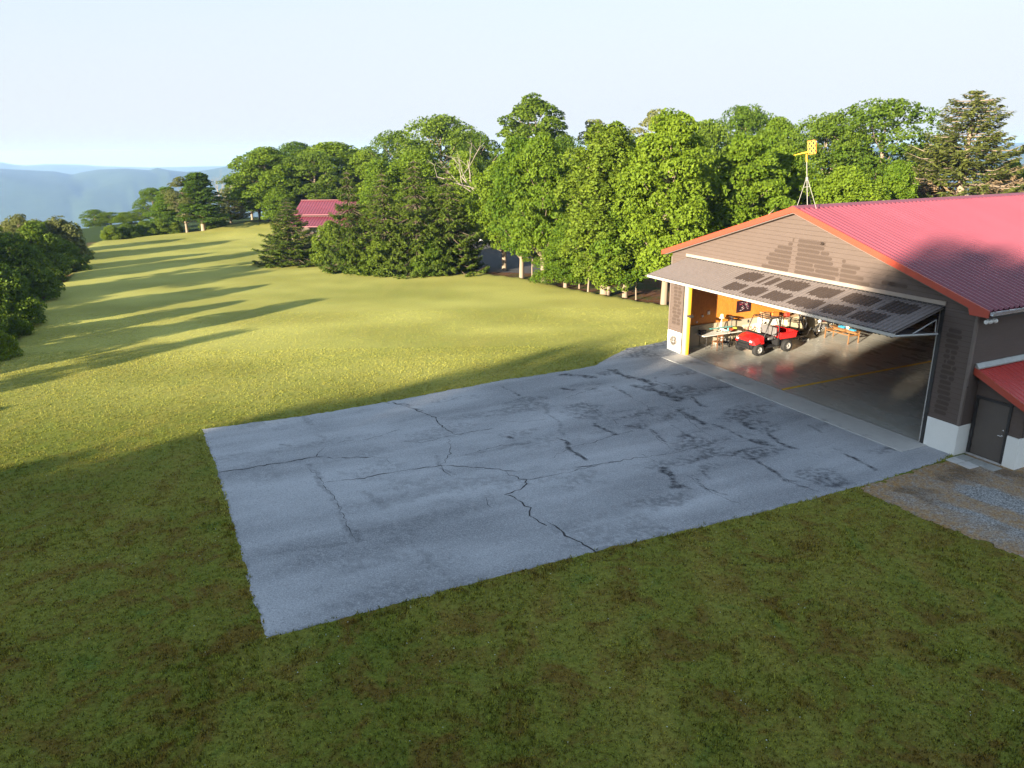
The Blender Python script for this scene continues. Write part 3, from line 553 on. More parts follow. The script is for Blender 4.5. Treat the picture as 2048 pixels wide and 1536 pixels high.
mb = MB(); mb.tube([(17.55, LV-.002, 1.0), (17.55, LV-.05, 1.0), (17.44, LV-.055, 1.0)], .016, 8); mb.lathe([(0, -.03), (.03, -.03), (.035, .0)], 12, 'y', (17.55, LV, 1.0)); mb.build('door_handle', M_CHROME, door); mb = MB(); mb.lathe([(0, -.02), (.026, -.02), (.03, .0)], 12, 'y', (17.56, LV, 1.2)); mb.build('dead_bolt', M_CHROME, door)
for zc in (.35, 1.1, 1.85): mb = MB(); mb.box(16.57, 16.60, LV-.012, LV+.01, zc-.06, zc+.06); mb.build('hinge', M_DARKMET, door)
mb = MB(); mb.box(16.5, 17.74, LV-.14, LV-.03, .02, .055); mb.build('door_sill', M_SLAB, hangar)
mb = MB(); vs = []; fs = []; lv_ = []; v = .3
while v < 8.2: lv_ += [(v, 0), (v+.155, 0), (v+.18, .03), (v+.215, .03), (v+.24, 0)]; v += .24
n = len(lv_)
for uu in (WID+.03, WID+1.2, WID+2.4):
    for (vv, h) in lv_: vs.append((uu, vv, 3.14-.43*(uu-WID)+h))
for j in range(2):
    for i in range(n-1): fs.append((j*n+i, j*n+i+1, (j+1)*n+i+1, (j+1)*n+i))
mb.add(vs, fs); mb.prism([(WID+.03, 3.10), (WID+2.39, 3.10-.43*2.36), (WID+2.39, 3.04-.43*2.36), (WID+.03, 3.04)], .32, 8.2, 'y'); lr = mb.build('lean_to_roof', simple('bright_red_metal', (.50, .055, .045), .35, var=.12, nscale=2), hangar)
mb = MB(); mb.prism([(WID+.03, 3.18), (WID+2.44, 3.18-.43*2.41), (WID+2.44, 2.95-.43*2.41), (WID+.03, 2.95)], .24, .30, 'y'); mb.build('lean_to_fascia', M_FASC, lr)
mb = MB(); mb.prism([(WID+.03, 3.17), (WID+.03, 3.32), (WID+.06, 3.32), (WID+.16, 3.185), (WID+.16, 3.14)], .28, 8.2, 'y'); mb.build('wall_flashing', M_GREYMET, lr)
mb = MB(); mb.box(WID+.03, WID+.06, -.0, .04, 2.5, 2.54); mb.build('wall_hook', M_CHROME, hangar)
# pavers at the entry door
pv = MB(); R = random.Random(3); grp = 'concrete pavers before the entry door'
PAV = []
for i in range(3):
    for j in range(2): PAV.append((16.55+i*.47, -.50+j*.50-.0*i))
PAV = [p for p in PAV if p != PAV[4]]+[(17.02, .0)]
pm = [simple('paver_grey', (.33, .33, .31), .9, bump=.15, nscale=9), simple('paver_pale', (.52, .51, .49), .9, bump=.15, nscale=9)]
PLB = ['near left paver at the brown entry door', 'paver touching the white block left of the entry door', 'middle paver on the yard edge before the entry door', 'pale middle paver against the brown entry door sill', 'near right paver before the entry door', 'right paver at the foot of the second white block']
for k, (a, b) in enumerate(sorted(PAV)[:6]):
    mb = MB(); mb.box(-.22, .22, -.235, .235, -.05, .035, .012); o = mb.build('paver', pm[1 if k in (0, 3, 2) else 0]); o.location = W(a+.22, b+.10, R.uniform(-.004, .006)); o.rotation_euler = (0, 0, RZ+R.uniform(-.03, .03)); tag(o, PLB[k], 'paver', grp)
# ------------------------------------------------------------------ coil of wire on the left block
t_ = empty('wire_coil', W(.55, -.05, .62), RZ, 'loose tangle of grey wire hanging on the white block left of the door', 'coil')
mb = MB(); R = random.Random(12)
for k in range(9):
    r0 = R.uniform(.14, .24); cx, cz = R.uniform(-.07, .07), R.uniform(-.06, .06); tilt = R.uniform(0, 6.28); pts = []
    for i in range(19):
        a = tilt+i/18*R.uniform(5.2, 6.6); pts.append((cx+r0*math.cos(a)*R.uniform(.85, 1.1), -.03-.012*k+R.uniform(-.01, .01), cz+r0*math.sin(a)*R.uniform(.85, 1.1)))
    mb.tube(pts, .011, 5)
for k in range(12):
    a = R.uniform(0, 6.28); r0 = R.uniform(.18, .24); p = Vector((r0*math.cos(a), -.08, r0*math.sin(a))); q = p+Vector((math.cos(a)*.1, R.uniform(-.04, .03), math.sin(a)*.1)); mb.tube([p*.5, p, q, q+Vector((R.uniform(-.06, .06), 0, -.06))], .009, 5)
mb.build('wire', simple('wire_grey', (.26, .23, .20), .5, .3), t_)
mb = MB(); mb.box(-.03, .26, -.012, .02, -.22, .24, .004); mb.build('back_plate', simple('plate_grey', (.55, .54, .50), .6), t_); mb = MB(); mb.box(-.03, .03, -.1, .0, -.02, .03); mb.build('hook', M_DARKMET, t_)
# ------------------------------------------------------------------ wind indicator on the ridge
base = np.array(W(8.21, .46, 8.05)); top = AT(1613.2, 307, base[1]); ax = Vector(top-base); hh = ax.length
t_ = empty('wind_indicator', base.tolist(), RZ, 'yellow chequered wind vane box on a tripod mast on the roof ridge', 'wind vane')
t_.rotation_mode = 'QUATERNION'; t_.rotation_quaternion = Vector((0, 0, 1)).rotation_difference(ax.normalized()) @ Quaternion((0, 0, 1), math.radians(-8))
M_MAST = simple('pale_mast', (.27, .26, .235), .5, .1); mb = MB(); mb.tube([(0, 0, -.05), (0, 0, hh-.32)], .018, 8); mb.build('mast', M_MAST, t_)
for a in (185, 300, 60): mb = MB(); mb.tube([(.03*math.cos(math.radians(a)), .03*math.sin(math.radians(a)), 1.08), (.5*math.cos(math.radians(a)), .5*math.sin(math.radians(a)), -.06-.15*abs(math.cos(math.radians(a))))], .012, 6); mb.build('leg', M_MAST, t_)
mb = MB(); mb.lathe([(.05, 1.0), (.055, 1.02), (.055, 1.12), (.045, 1.14)], 10); mb.build('collar', M_MAST, t_); mb = MB(); mb.tube([(-.12, 0, .75), (.12, 0, .75)], .014, 6); mb.build('crossbar', M_MAST, t_)
mb = MB(); mb.tube([(0, 0, hh-.33), (0, 0, hh-.02)], .03, 8); mb.tube([(-.5, 0, hh+.0), (-.2, 0, hh+.03), (.12, 0, hh+.05)], [.01, .03, .04], 8); mb.build('pointer', M_YEL, t_)
tt = NT('yellow_chequer'); ch = tt.n('ShaderNodeTexChecker'); ch.inputs['Scale'].default_value = 1; ch.inputs[1].default_value = (.60, .43, .05, 1); ch.inputs[2].default_value = (.04, .04, .03, 1); tt.l(tt.coord((1/.0724, .001, 1/.1)), ch.inputs[0]); tt.bsdf(ch.outputs[0], .5)
mb = MB(); x0, x1, ya, yb, za, zb = .05, .34, -.08, .10, hh-.03, hh+.47
mb.quad((x0, ya, za), (x1, ya, za), (x1, ya, zb), (x0, ya, zb)); mb.build('chequer_panel', tt.m, t_); mb = MB(); mb.quad((x0, yb, za), (x1, yb, za), (x1, yb, zb), (x0, yb, zb)); mb.build('chequer_panel', tt.m, t_)
mb = MB(); mb.box(x0, x1, ya+.003, yb-.003, za-.02, za-.002); mb.box(x0, x1, ya+.003, yb-.003, zb+.002, zb+.02); mb.box(x1+.002, x1+.02, ya, yb, za, zb); mb.build('tail_frame', simple('orange_edge', (.62, .24, .03), .5), t_)
# ------------------------------------------------------------------ utility vehicle
M_UR = simple('glossy_red', (.62, .018, .018), .28, var=.06, coat=.4); M_TYRE = simple('tyre_rubber', (.02, .02, .02), .85, bump=.3, nscale=30); M_RIM = simple('rim_silver', (.55, .54, .52), .35, .5); M_SEAT = simple('grey_vinyl', (.16, .15, .15), .5)
ut = empty('utility_vehicle', W(2.78, 4.1, .033), RZ, 'red utility vehicle with black roll cage and cargo bed parked in the hangar', 'utility vehicle')
def P_(name, mat, fn, par=ut, bevel=0.): mb = MB(); fn(mb); return mb.build(name, mat, par, bevel)
P_('chassis', M_BLACK, lambda b: (b.box(-.48, .48, -1.25, 1.2, .30, .42), b.box(-.62, .62, -.62, .32, .34, .40), b.box(-.60, .60, -1.38, -.70, .42, .62), b.box(-.66, .66, .30, .42, .38, .78), b.box(-.60, .60, -.72, -.62, .42, .92), b.box(-.55, .55, .42, 1.3, .42, .62), b.tube([(-.55, -.98, .33), (.55, -.98, .33)], .04, 6), b.tube([(-.55, .98, .33), (.55, .98, .33)], .05, 6)))
def hood(b):
    ys = [-1.40, -1.30, -1.0, -.68]; top_ = [.78, .90, 1.0, 1.04]; wd = [.54, .60, .68, .70]; vs = []; fs = []
    for y, zt, wv in zip(ys, top_, wd):
        vs += [(-wv, y, .62), (-wv, y, zt-.10), (-wv+.10, y, zt-.015), (-.2, y, zt), (.2, y, zt), (wv-.10, y, zt-.015), (wv, y, zt-.10), (wv, y, .62)]
    for j in range(3):
        for i in range(7): fs.append((j*8+i, j*8+i+1, j*8+9+i, j*8+8+i))
    fs += [tuple(range(8)), tuple(range(24, 32))[::-1]]; b.add(vs, fs, False)
P_('hood', M_UR, hood, bevel=.02)
for s in (-1, 1): P_('fender', M_UR, lambda b: b.add([(s*.60, -1.36, .60), (s*.76, -1.30, .62), (s*.78, -1.0, .76), (s*.77, -.70, .66), (s*.62, -.66, .60), (s*.62, -1.3, .80), (s*.68, -1.0, .92), (s*.66, -.7, .86)], [(0, 1, 5), (1, 2, 6, 5), (2, 3, 7, 6), (3, 4, 7), (0, 5, 6, 7, 4), (0, 4, 3, 2, 1)]), bevel=.01)
P_('grille', M_BLACK, lambda b: (b.box(-.42, .42, -1.415, -1.37, .56, .76), b.box(-.50, .50, -1.46, -1.40, .36, .44), b.tube([(-.45, -1.42, .40), (-.45, -1.50, .62), (.45, -1.50, .62), (.45, -1.42, .40)], .024, 6)))
for s in (-1, 1): P_('headlight', M_LENS, lambda b: b.box(s*.47-.075, s*.47+.075, -1.415, -1.33, .72, .82, .02))
for s in (-1, 1):
    for y in (-.98, .98):
        whl = P_('wheel', M_TYRE, lambda b: b.lathe([(.16, -.12), (.28, -.135), (.315, -.11), (.325, 0), (.315, .11), (.28, .135), (.16, .12)], 22, 'x', (s*.62, y, .325)))
        P_('rim', M_RIM, lambda b: (b.lathe([(.0, s*.10), (.05, s*.11), (.06, s*.07), (.13, s*.06), (.155, s*.125), (.17, s*.125)], 16, 'x', (s*.62, y, .325))), whl)
P_('seat', M_SEAT, lambda b: b.box(-.58, .58, -.28, .22, .74, .86, .03)); P_('backrest', M_SEAT, lambda b: b.box(-.58, -.03, .18, .29, .88, 1.34, .03)); P_('backrest', M_SEAT, lambda b: b.box(.03, .58, .18, .29, .88, 1.34, .03))
P_('dashboard', M_BLACK, lambda b: b.prism([(-.70, .94), (-.70, 1.06), (-.56, 1.10), (-.46, 1.02), (-.50, .90)], -.64, .64, 'x'))
def wheelr(b):
    pts = [(-.30+.17*math.cos(i/16*6.283), -.42+.10*math.sin(i/16*6.283), 1.12+.14*math.sin(i/16*6.283)) for i in range(17)]; b.tube(pts, .016, 6); b.tube([(-.30, -.42, 1.12), (-.30, -.56, 1.02)], .02, 6); b.tube([(-.47, -.42, 1.12), (-.13, -.42, 1.12)], .012, 6)
P_('steering_wheel', M_BLACK, wheelr)
def cage(b):
    for s in (-1, 1):
        b.tube([(s*.64, -.66, .92), (s*.64, -.52, 1.30), (s*.60, -.30, 1.86), (s*.58, .30, 1.88), (s*.62, .36, 1.5), (s*.64, .36, .62)], .026, 7); b.tube([(s*.60, .34, 1.40), (s*.60, .10, 1.84)], .018, 6)
        b.tube([(s*.64, .36, 1.10), (s*.66, -.1, 1.02), (s*.66, -.1, .80)], .018, 6)
    for y, z in ((-.30, 1.86), (.30, 1.88), (0, 1.87)): b.tube([(-.6, y, z), (.6, y, z)], .022, 6)
    b.tube([(-.63, .36, 1.35), (.63, .36, 1.35)], .02, 6); b.tube([(-.6, -.3, 1.86), (.6, .3, 1.88)], .014, 5)
P_('roll_cage', M_BLACK, cage)
P_('mirror', M_BLACK, lambda b: (b.tube([(-.62, -.46, 1.5), (-.76, -.44, 1.52)], .012, 5), b.box(-.86, -.74, -.46, -.43, 1.42, 1.58, .01)))
def bed(b):
    b.box(-.66, .66, .46, 1.52, .76, .80)
    for s in (-1, 1): b.prism([(s*.66, .72), (s*.73, 1.06), (s*.69, 1.06), (s*.62, .76)], .46, 1.54, 'y'); b.prism([(s*.73, 1.04), (s*.76, 1.04), (s*.76, 1.08), (s*.68, 1.08), (s*.68, 1.055), (s*.73, 1.055)], .44, 1.56, 'y')
    b.prism([(-.68, .76), (.68, .76), (.71, 1.07), (-.71, 1.07)], .44, .48, 'y')
P_('cargo_bed', M_UR, bed); P_('tailgate', M_UR, lambda b: b.prism([(-.66, .74), (.66, .74), (.72, 1.07), (-.72, 1.07)], 1.53, 1.57, 'y'))
for s in (-1, 1): P_('tail_light', simple('red_lens', (.4, .01, .01), .2) if s < 0 else MATS['red_lens'], lambda b: b.box(s*.6-.05, s*.6+.05, 1.572, 1.59, .80, .92, .01))
# ------------------------------------------------------------------ things inside
tb = empty('folding_table', W(.80, 2.75, .033), RZ, 'long white folding table against the orange wall', 'table'); M_TT = simple('table_white', (.66, .64, .60), .5, var=.08)
P_('tabletop', M_TT, lambda b: b.box(-.36, .36, -1.3, 1.3, .70, .745, .012), tb)
for y in (-1.05, 1.05):
    for s in (-1, 1): P_('leg', M_DARKMET, lambda b: b.tube([(s*.28, y, .70), (s*.28, y*1.03, .0)], .017, 6), tb)
for y in (-1.05, 1.05): P_('brace', M_DARKMET, lambda b: b.tube([(-.28, y, .18), (.28, y, .18)], .014, 6), tb)
# model aeroplane on the table
mp = empty('model_aeroplane', W(.75, 2.85, .779), RZ, 'teal winged model aeroplane standing on the folding table', 'model aeroplane'); M_TEAL = simple('teal_film', (.10, .42, .42), .35)
P_('wing', M_TEAL, lambda b: b.prism([(-.02, .26), (.05, .285), (.14, .28), (.20, .265), (.1, .255)], -.75, .75, 'y'), mp)
P_('fuselage', simple('model_white', (.7, .7, .68), .4), lambda b: b.tube([(-.32, 0, .16), (-.2, 0, .18), (.2, 0, .19), (.5, 0, .17), (.62, 0, .18)], [.02, .055, .06, .03, .012], 8), mp); P_('tail_fin', M_TEAL, lambda b: (b.prism([(.5, .18), (.66, .18), (.66, .36), (.60, .36)], -.006, .006, 'y'), b.box(.52, .66, -.2, .2, .178, .188)), mp)
P_('undercarriage', M_DARKMET, lambda b: (b.tube([(-.05, -.17, .038), (-.02, 0, .13), (-.05, .17, .038)], .01, 5), b.lathe([(0, -.012), (.035, -.012), (.035, .012), (0, .012)], 10, 'y', (-.05, -.17, .038)), b.lathe([(0, -.012), (.035, -.012), (.035, .012), (0, .012)], 10, 'y', (-.05, .17, .038))), mp); P_('tail_skid', M_DARKMET, lambda b: b.tube([(.58, 0, .17), (.60, 0, .006)], .008, 5), mp)
# lamp on a stand, fan stand
lm = empty('work_lamp', W(.66, 3.0, .033), RZ, 'pale mushroom headed lamp on a splayed white stand behind the table', 'lamp')
P_('shade', simple('warm_white', (.75, .62, .35), .5), lambda b: b.lathe([(.0, 1.72), (.08, 1.70), (.11, 1.62), (.10, 1.56), (.17, 1.50), (.16, 1.48), (0, 1.50)], 14), lm); P_('stand', simple('stand_white', (.72, .70, .64), .5), lambda b: (b.tube([(0, 0, 1.5), (-.02, -.02, 1.3), (-.16, -.16, .0)], .018, 6), b.tube([(0, 0, 1.42), (.1, -.02, .0)], .016, 6), b.tube([(0, 0, 1.42), (-.06, .2, .0)], .012, 6)), lm)
fn = empty('bench_stand', W(.62, 3.75, .033), RZ, 'black double headed stand against the lit orange wall', 'stand')
P_('head', M_BLACK, lambda b: b.lathe([(0, 1.44), (.17, 1.44), (.19, 1.47), (.17, 1.50), (0, 1.50)], 14), fn); P_('head', M_BLACK, lambda b: b.lathe([(0, 1.30), (.15, 1.30), (.17, 1.33), (.15, 1.35), (0, 1.35)], 14), fn); P_('column', M_DARKMET, lambda b: (b.tube([(0, 0, .0), (0, 0, 1.45)], .02, 6), b.tube([(-.15, -.1, .0), (0, 0, .35)], .012, 5), b.tube([(.15, -.1, .0), (0, 0, .35)], .012, 5), b.tube([(0, .18, .0), (0, 0, .35)], .012, 5)), fn)
def small(name, u, v, z, label, cat, mat, fn_, group=None):
    mb = MB(); fn_(mb); o = mb.build(name, mat); o.location = W(u, v, z); o.rotation_euler = (0, 0, RZ); return tag(o, label, cat, group)
small('radio', .62, 1.75, .779, 'black radio on the near end of the folding table', 'radio', M_BLACK, lambda b: (b.box(-.1, .1, -.2, .2, .0, .2, .02), b.tube([(-.05, -.18, .2), (.0, -.3, .42)], .006, 5), b.lathe([(0, -.115), (.06, -.11), (.065, -.1)], 12, 'x', (0, -.1, .1))))
small('tool_case', .80, 3.55, .779, 'orange red tool case lying on the table beside the model', 'tool case', simple('case_red', (.55, .09, .04), .5), lambda b: (b.box(-.16, .16, -.22, .22, 0, .10, .015), b.tube([(-.16, -.07, .05), (-.21, -.07, .05), (-.21, .07, .05), (-.16, .07, .05)], .012, 6)))
small('rag_pile', .66, 3.95, .779, 'yellow green cloth heaped at the far end of the table', 'cloth', simple('cloth_green', (.42, .46, .05), .9), lambda b: b.lathe([(.17, 0), (.19, .05), (.12, .11), (.13, .14), (.04, .17), (0, .175)], 9))
chr_ = empty('wooden_chair', W(1.42, 2.15, .033), RZ, 'brown wooden chair pushed under the folding table', 'chair'); M_CH = simple('chair_brown', (.20, .085, .035), .5)
P_('seat', M_CH, lambda b: b.box(-.2, .2, -.2, .2, .42, .46, .01), chr_); P_('backrest', M_CH, lambda b: (b.box(.17, .2, -.2, .2, .74, .86, .008), b.box(.17, .2, -.2, -.165, .46, .75), b.box(.17, .2, .165, .2, .46, .75), b.box(.175, .195, -.16, .16, .60, .65)), chr_)
for x in (-.18, .18):
    for y in (-.18, .18): P_('leg', M_CH, lambda b: b.tube([(x, y, .42), (x*1.1, y*1.1, 0)], .018, 6), chr_)
bk = empty('push_mower', W(1.0, 3.1, .033), RZ+.5, 'black engine machine stored under the folding table', 'machine')
P_('deck', M_BLACK, lambda b: b.box(-.26, .26, -.3, .3, .12, .24, .04), bk); P_('engine', M_DARKMET, lambda b: (b.lathe([(.14, .24), (.16, .3), (.15, .42), (.08, .46), (0, .46)], 12), b.box(.08, .2, -.06, .1, .28, .4)), bk)
for x in (-.27, .27):
    for y in (-.24, .24): P_('wheel', M_TYRE, lambda b: b.lathe([(0, -.03), (.1, -.03), (.11, 0), (.1, .03), (0, .03)], 12, 'x', (x, y, .11)), bk)
# poster, sign, outlets on the left wall
ps = empty('wall_poster', W(.262, 4.84, 1.92), RZ, 'dark poster with pale and red figures on the orange wall', 'poster')
P_('sheet', simple('poster_dark', (.030, .012, .020), .3), lambda b: b.box(.0, .012, -.52, .52, -.33, .33), ps)
R = random.Random(5)
def strokes(b):
    for k in range(30):
        y = R.uniform(-.36, .30); z = R.uniform(-.24, .2); l = R.uniform(.03, .14); b.mat = R.choice((0, 0, 1, 2)); b.quad((.0145+.0002*k, y, z), (.0145+.0002*k, y+l, z+.02), (.0145+.0002*k, y+l, z+.045), (.0145+.0002*k, y, z+.03))
P_('print', [simple('print_white', (.6, .55, .55), .5), simple('print_red', (.45, .05, .07), .5), simple('print_pink', (.45, .2, .3), .5)], strokes, ps)
sg = empty('cream_sign', W(.364, 5.33, .62), RZ, 'cream board with faded red letters against the lower wall', 'sign'); P_('board', simple('cream_board', (.62, .57, .42), .7), lambda b: b.box(0, .02, -.55, .55, -.26, .26), sg)
fc = bpy.data.curves.new('lettering', 'FONT'); fc.body = 'BIPLA'; fc.size = .36; fc.align_x = 'CENTER'; fc.align_y = 'CENTER'; fc.extrude = .002
fo2 = bpy.data.objects.new('lettering', fc); COL.objects.link(fo2); dg = bpy.context.evaluated_depsgraph_get(); me = bpy.data.meshes.new_from_object(fo2.evaluated_get(dg)); bpy.data.objects.remove(fo2)
me.materials.clear(); me.materials.append(simple('faded_red', (.42, .10, .06), .7)); lo_ = bpy.data.objects.new('lettering', me); COL.objects.link(lo_); lo_.parent = sg; lo_.location = (.0225, 0, 0); lo_.rotation_euler = (math.pi/2, 0, math.pi/2)
for v_, z_, sz, lb in ((2.39, 1.8, .085, 'white switch box on the shaded part of the orange wall'), (1.99, 1.66, .05, 'small white outlet left of the switch box on the wall'), (1.62, 1.36, .04, 'lowest white outlet near the yellow door post')):
    small('wall_outlet', .262, v_, z_, lb, 'outlet', simple('outlet_white', (.72, .71, .68), .4), lambda b: (b.box(0, .03, -sz, sz, -sz*1.15, sz*1.15, .006), b.box(.03, .036, -sz*.4, sz*.4, -sz*.7, -sz*.1), b.box(.03, .036, -sz*.4, sz*.4, sz*.1, sz*.7)), 'outlets on the left hangar wall')
# cabinets behind the utility vehicle
M_CW = simple('cabinet_white', (.72, .70, .62), .5, var=.06); M_CC = simple('cream_tank', (.60, .50, .34), .55, var=.08)
for k, (v_, lb) in enumerate(((6.15, 'white ribbed cabinet nearest the door behind the red vehicle'), (6.82, 'second white ribbed cabinet beside the cream tank'))):
    cb = empty('storage_cabinet', W(.68, v_, .033), RZ, lb, 'cabinet', 'white cabinets along the left wall')
    P_('case', M_CW, lambda b: b.box(-.30, .30, -.32, .32, .04, 1.18, .01), cb); P_('door', M_CW, lambda b: [b.box(.3005, .318, -.315, .315, .075, 1.145)]+[b.box(.301, .325, -.31+i*.0775, -.31+i*.0775+.07, .08, 1.14) for i in range(8)], cb); P_('top', simple('cabinet_top', (.35, .20, .09), .6) if k == 0 else MATS['cabinet_top'], lambda b: b.box(-.32, .34, -.33, .33, 1.181, 1.21), cb)
    P_('side_panel', M_CW, lambda b: [b.box(-.29, .29, -.33, -.3205, .09, 1.11)]+[b.box(-.28+i*.115, -.19+i*.115, -.335, -.321, .1, 1.1) for i in range(5)], cb)
tk = empty('spray_tank', W(.80, 7.95, .033), RZ, 'cream tank on a frame with black hoses behind the vehicle bed', 'tank')
P_('tank', M_CC, lambda b: b.box(-.36, .36, -.72, .72, .22, 1.10, .09), tk); P_('frame', M_DARKMET, lambda b: (b.box(-.38, .38, -.75, .75, .14, .215), b.tube([(.40, -.5, .1), (.40, -.5, 1.2)], .02, 6), b.tube([(.40, .2, .1), (.40, .2, 1.2)], .02, 6), b.tube([(.40, -.7, .92), (.40, .7, .92)], .018, 6)), tk)
P_('hose', M_BLACK, lambda b: (b.tube([(.42, .3, 1.25), (.46, .35, .9), (.44, .5, .5), (.46, .68, .42), (.46, .75, .7), (.42, .6, 1.15)], .03, 7), b.tube([(.42, .1, 1.3), (.45, .25, 1.0), (.45, .4, .7), (.46, .55, .45)], .035, 7), b.tube([(.42, -.3, .85), (.45, .0, .82), (.45, .15, .6), (.45, .1, .3)], .016, 6)), tk)
for y in (-.5, .5): P_('wheel', M_TYRE, lambda b: b.lathe([(0, -.05), (.11, -.05), (.13, 0), (.11, .05), (0, .05)], 12, 'x', (.30, y, .13)), tk)
small('tool_box', .66, 6.75, 1.246, 'orange tool box on top of the second white cabinet', 'tool box', simple('box_orange', (.70, .20, .04), .5), lambda b: (b.box(-.14, .14, -.24, .24, 0, .20, .015), b.tube([(0, -.12, .2), (0, -.12, .26), (0, .12, .26), (0, .12, .2)], .012, 6)))
small('cardboard_box', .62, 6.1, 1.246, 'brown cardboard box on top of the nearest white cabinet', 'box', simple('cardboard', (.34, .21, .11), .8), lambda b: (b.box(-.18, .18, -.2, .2, 0, .26), b.quad((-.18, -.2, .262), (.18, -.2, .262), (.24, -.32, .34), (-.14, -.32, .34))))
small('gas_can', .78, 7.6, 1.135, 'red can standing on the cream tank', 'can', simple('can_red', (.55, .05, .03), .4), lambda b: (b.box(-.1, .1, -.15, .15, 0, .22, .03), b.lathe([(.03, .22), (.03, .28), (0, .28)], 10), b.tube([(0, -.1, .22), (0, -.1, .27), (0, .08, .27)], .012, 6)))
# motorcycle and jack in the shade behind
mc = empty('motorcycle', W(1.55, 9.75, .033), RZ+.25, 'dark motorcycle with chrome parts parked deep in the hangar', 'motorcycle')
for y in (-.68, .68): wl_ = P_('wheel', M_TYRE, lambda b: b.lathe([(.24, -.05), (.30, -.05), (.32, 0), (.30, .05), (.24, .05), (.24, -.05)], 22, 'x', (0, y, .32)), mc); P_('rim', M_CHROME, lambda b: (b.lathe([(.21, -.03), (.24, -.03), (.24, .03), (.21, .03), (.21, -.03)], 20, 'x', (0, y, .32)), [b.tube([(0, y, .32), (0, y+.22*math.cos(a), .32+.22*math.sin(a))], .006, 4) for a in np.arange(0, 6.28, .7)]), wl_)
P_('tank', simple('maroon_paint', (.10, .02, .02), .3), lambda b: b.tube([(0, -.28, .80), (0, -.12, .86), (0, .1, .82), (0, .2, .76)], [.06, .15, .14, .06], 10), mc); P_('saddle', M_BLACK, lambda b: b.tube([(0, .16, .78), (0, .4, .76), (0, .68, .82)], [.1, .14, .10], 8), mc)
P_('engine', M_CHROME, lambda b: (b.box(-.14, .14, -.2, .2, .30, .6, .03), b.lathe([(.1, -.16), (.12, -.15), (.12, .15), (.1, .16)], 12, 'x', (0, .05, .36)), b.tube([(.14, -.15, .42), (.18, .1, .30), (.2, .75, .34)], [.03, .03, .045], 8)), mc)
P_('fork', M_CHROME, lambda b: (b.tube([(.07, -.68, .32), (.07, -.42, .95)], .022, 6), b.tube([(-.07, -.68, .32), (-.07, -.42, .95)], .022, 6)), mc); P_('handlebar', M_CHROME, lambda b: b.tube([(-.36, -.22, 1.02), (-.2, -.36, 1.05), (0, -.42, .96), (.2, -.36, 1.05), (.36, -.22, 1.02)], .015, 6), mc); P_('headlight', M_LENS, lambda b: b.lathe([(0, -.08), (.08, -.07), (.09, 0), (.05, .08), (0, .09)], 12, 'y', (0, -.54, .85)), mc)
P_('frame', M_DARKMET, lambda b: (b.tube([(0, -.42, .9), (0, -.2, .35), (0, .3, .32), (0, .68, .32)], .03, 6), b.tube([(0, .3, .7), (0, .68, .32)], .025, 6), b.tube([(0, .2, .4), (-.3, .25, .0)], .012, 5)), mc)
jk = empty('floor_jack', W(2.15, 7.65, .033), RZ+.3, 'black and chrome trolley jack on the floor behind the vehicle', 'jack')
P_('body', M_BLACK, lambda b: (b.box(-.13, -.09, -.35, .3, .06, .16, .01), b.box(.09, .13, -.35, .3, .06, .16, .01), b.tube([(0, .25, .12), (0, -.25, .24)], .04, 6)), jk); P_('saddle', M_CHROME, lambda b: b.lathe([(0, .24), (.07, .25), (.08, .28), (.06, .28), (0, .26)], 12, 'z', (0, -.27, 0)), jk); P_('handle', M_CHROME, lambda b: b.tube([(0, .25, .14), (0, .7, .62)], .018, 6), jk)
for x in (-.14, .14):
    for y in (-.3, .26): P_('wheel', M_CHROME, lambda b: b.lathe([(0, -.025), (.06, -.025), (.06, .025), (0, .025)], 12, 'x', (x, y, .06)), jk)
# low orange bench frame with blue parts on it
bf = empty('work_bench', W(3.05, 9.4, .033), RZ, 'low orange wooden bench frame in the sunlit back of the hangar', 'bench'); M_BF = simple('orange_wood', (.24, .115, .04), .6)
for x, y in ((-.85, -.2), (.85, -.32), (-.85, .45), (.85, .45)): P_('leg', M_BF, lambda b: b.box(x-.024, x+.024, y-.024, y+.024, 0, .62), bf)
P_('rail', M_BF, lambda b: (b.box(-.81, .81, -.22, -.18, .44, .49), b.box(-.81, .81, .43, .47, .42, .5), b.box(-.87, -.83, -.16, .41, .42, .5), b.box(.83, .87, -.28, .41, .42, .5), b.box(-.03, .03, -.17, .42, .42, .49)), bf)
P_('top', M_BF, lambda b: b.box(-.9, .9, .1, .5, .622, .65), bf)
small('blue_tray', 2.85, 9.72, .686, 'blue tray on the left of the orange bench frame', 'tray', simple('blue_plastic', (.03, .22, .36), .4), lambda b: (b.box(-.2, .2, -.1, .1, 0, .02), b.box(-.2, .2, -.1, -.085, .02, .08), b.box(-.2, .2, .085, .1, .02, .08), b.box(-.2, -.185, -.085, .085, .02, .08), b.box(.185, .2, -.085, .085, .02, .08)), 'blue trays on the bench frame')
small('blue_tray', 3.62, 9.62, .686, 'blue tray on the right end of the orange bench frame', 'tray', MATS['blue_plastic'], lambda b: (b.box(-.2, .2, -.08, .08, 0, .02), b.box(-.2, .2, -.08, -.065, .02, .06), b.box(-.2, .2, .065, .08, .02, .06)), 'blue trays on the bench frame')
small('white_bucket', 3.25, 9.7, .686, 'small white bucket between the two blue trays', 'bucket', simple('bucket_white', (.75, .62, .48), .5), lambda b: (b.lathe([(0, 0), (.08, 0), (.10, .2), (.11, .2), (.09, .01), (0, .015)], 14), b.tube([(-.1, 0, .19), (0, 0, .3), (.1, 0, .19)], .006, 5)))
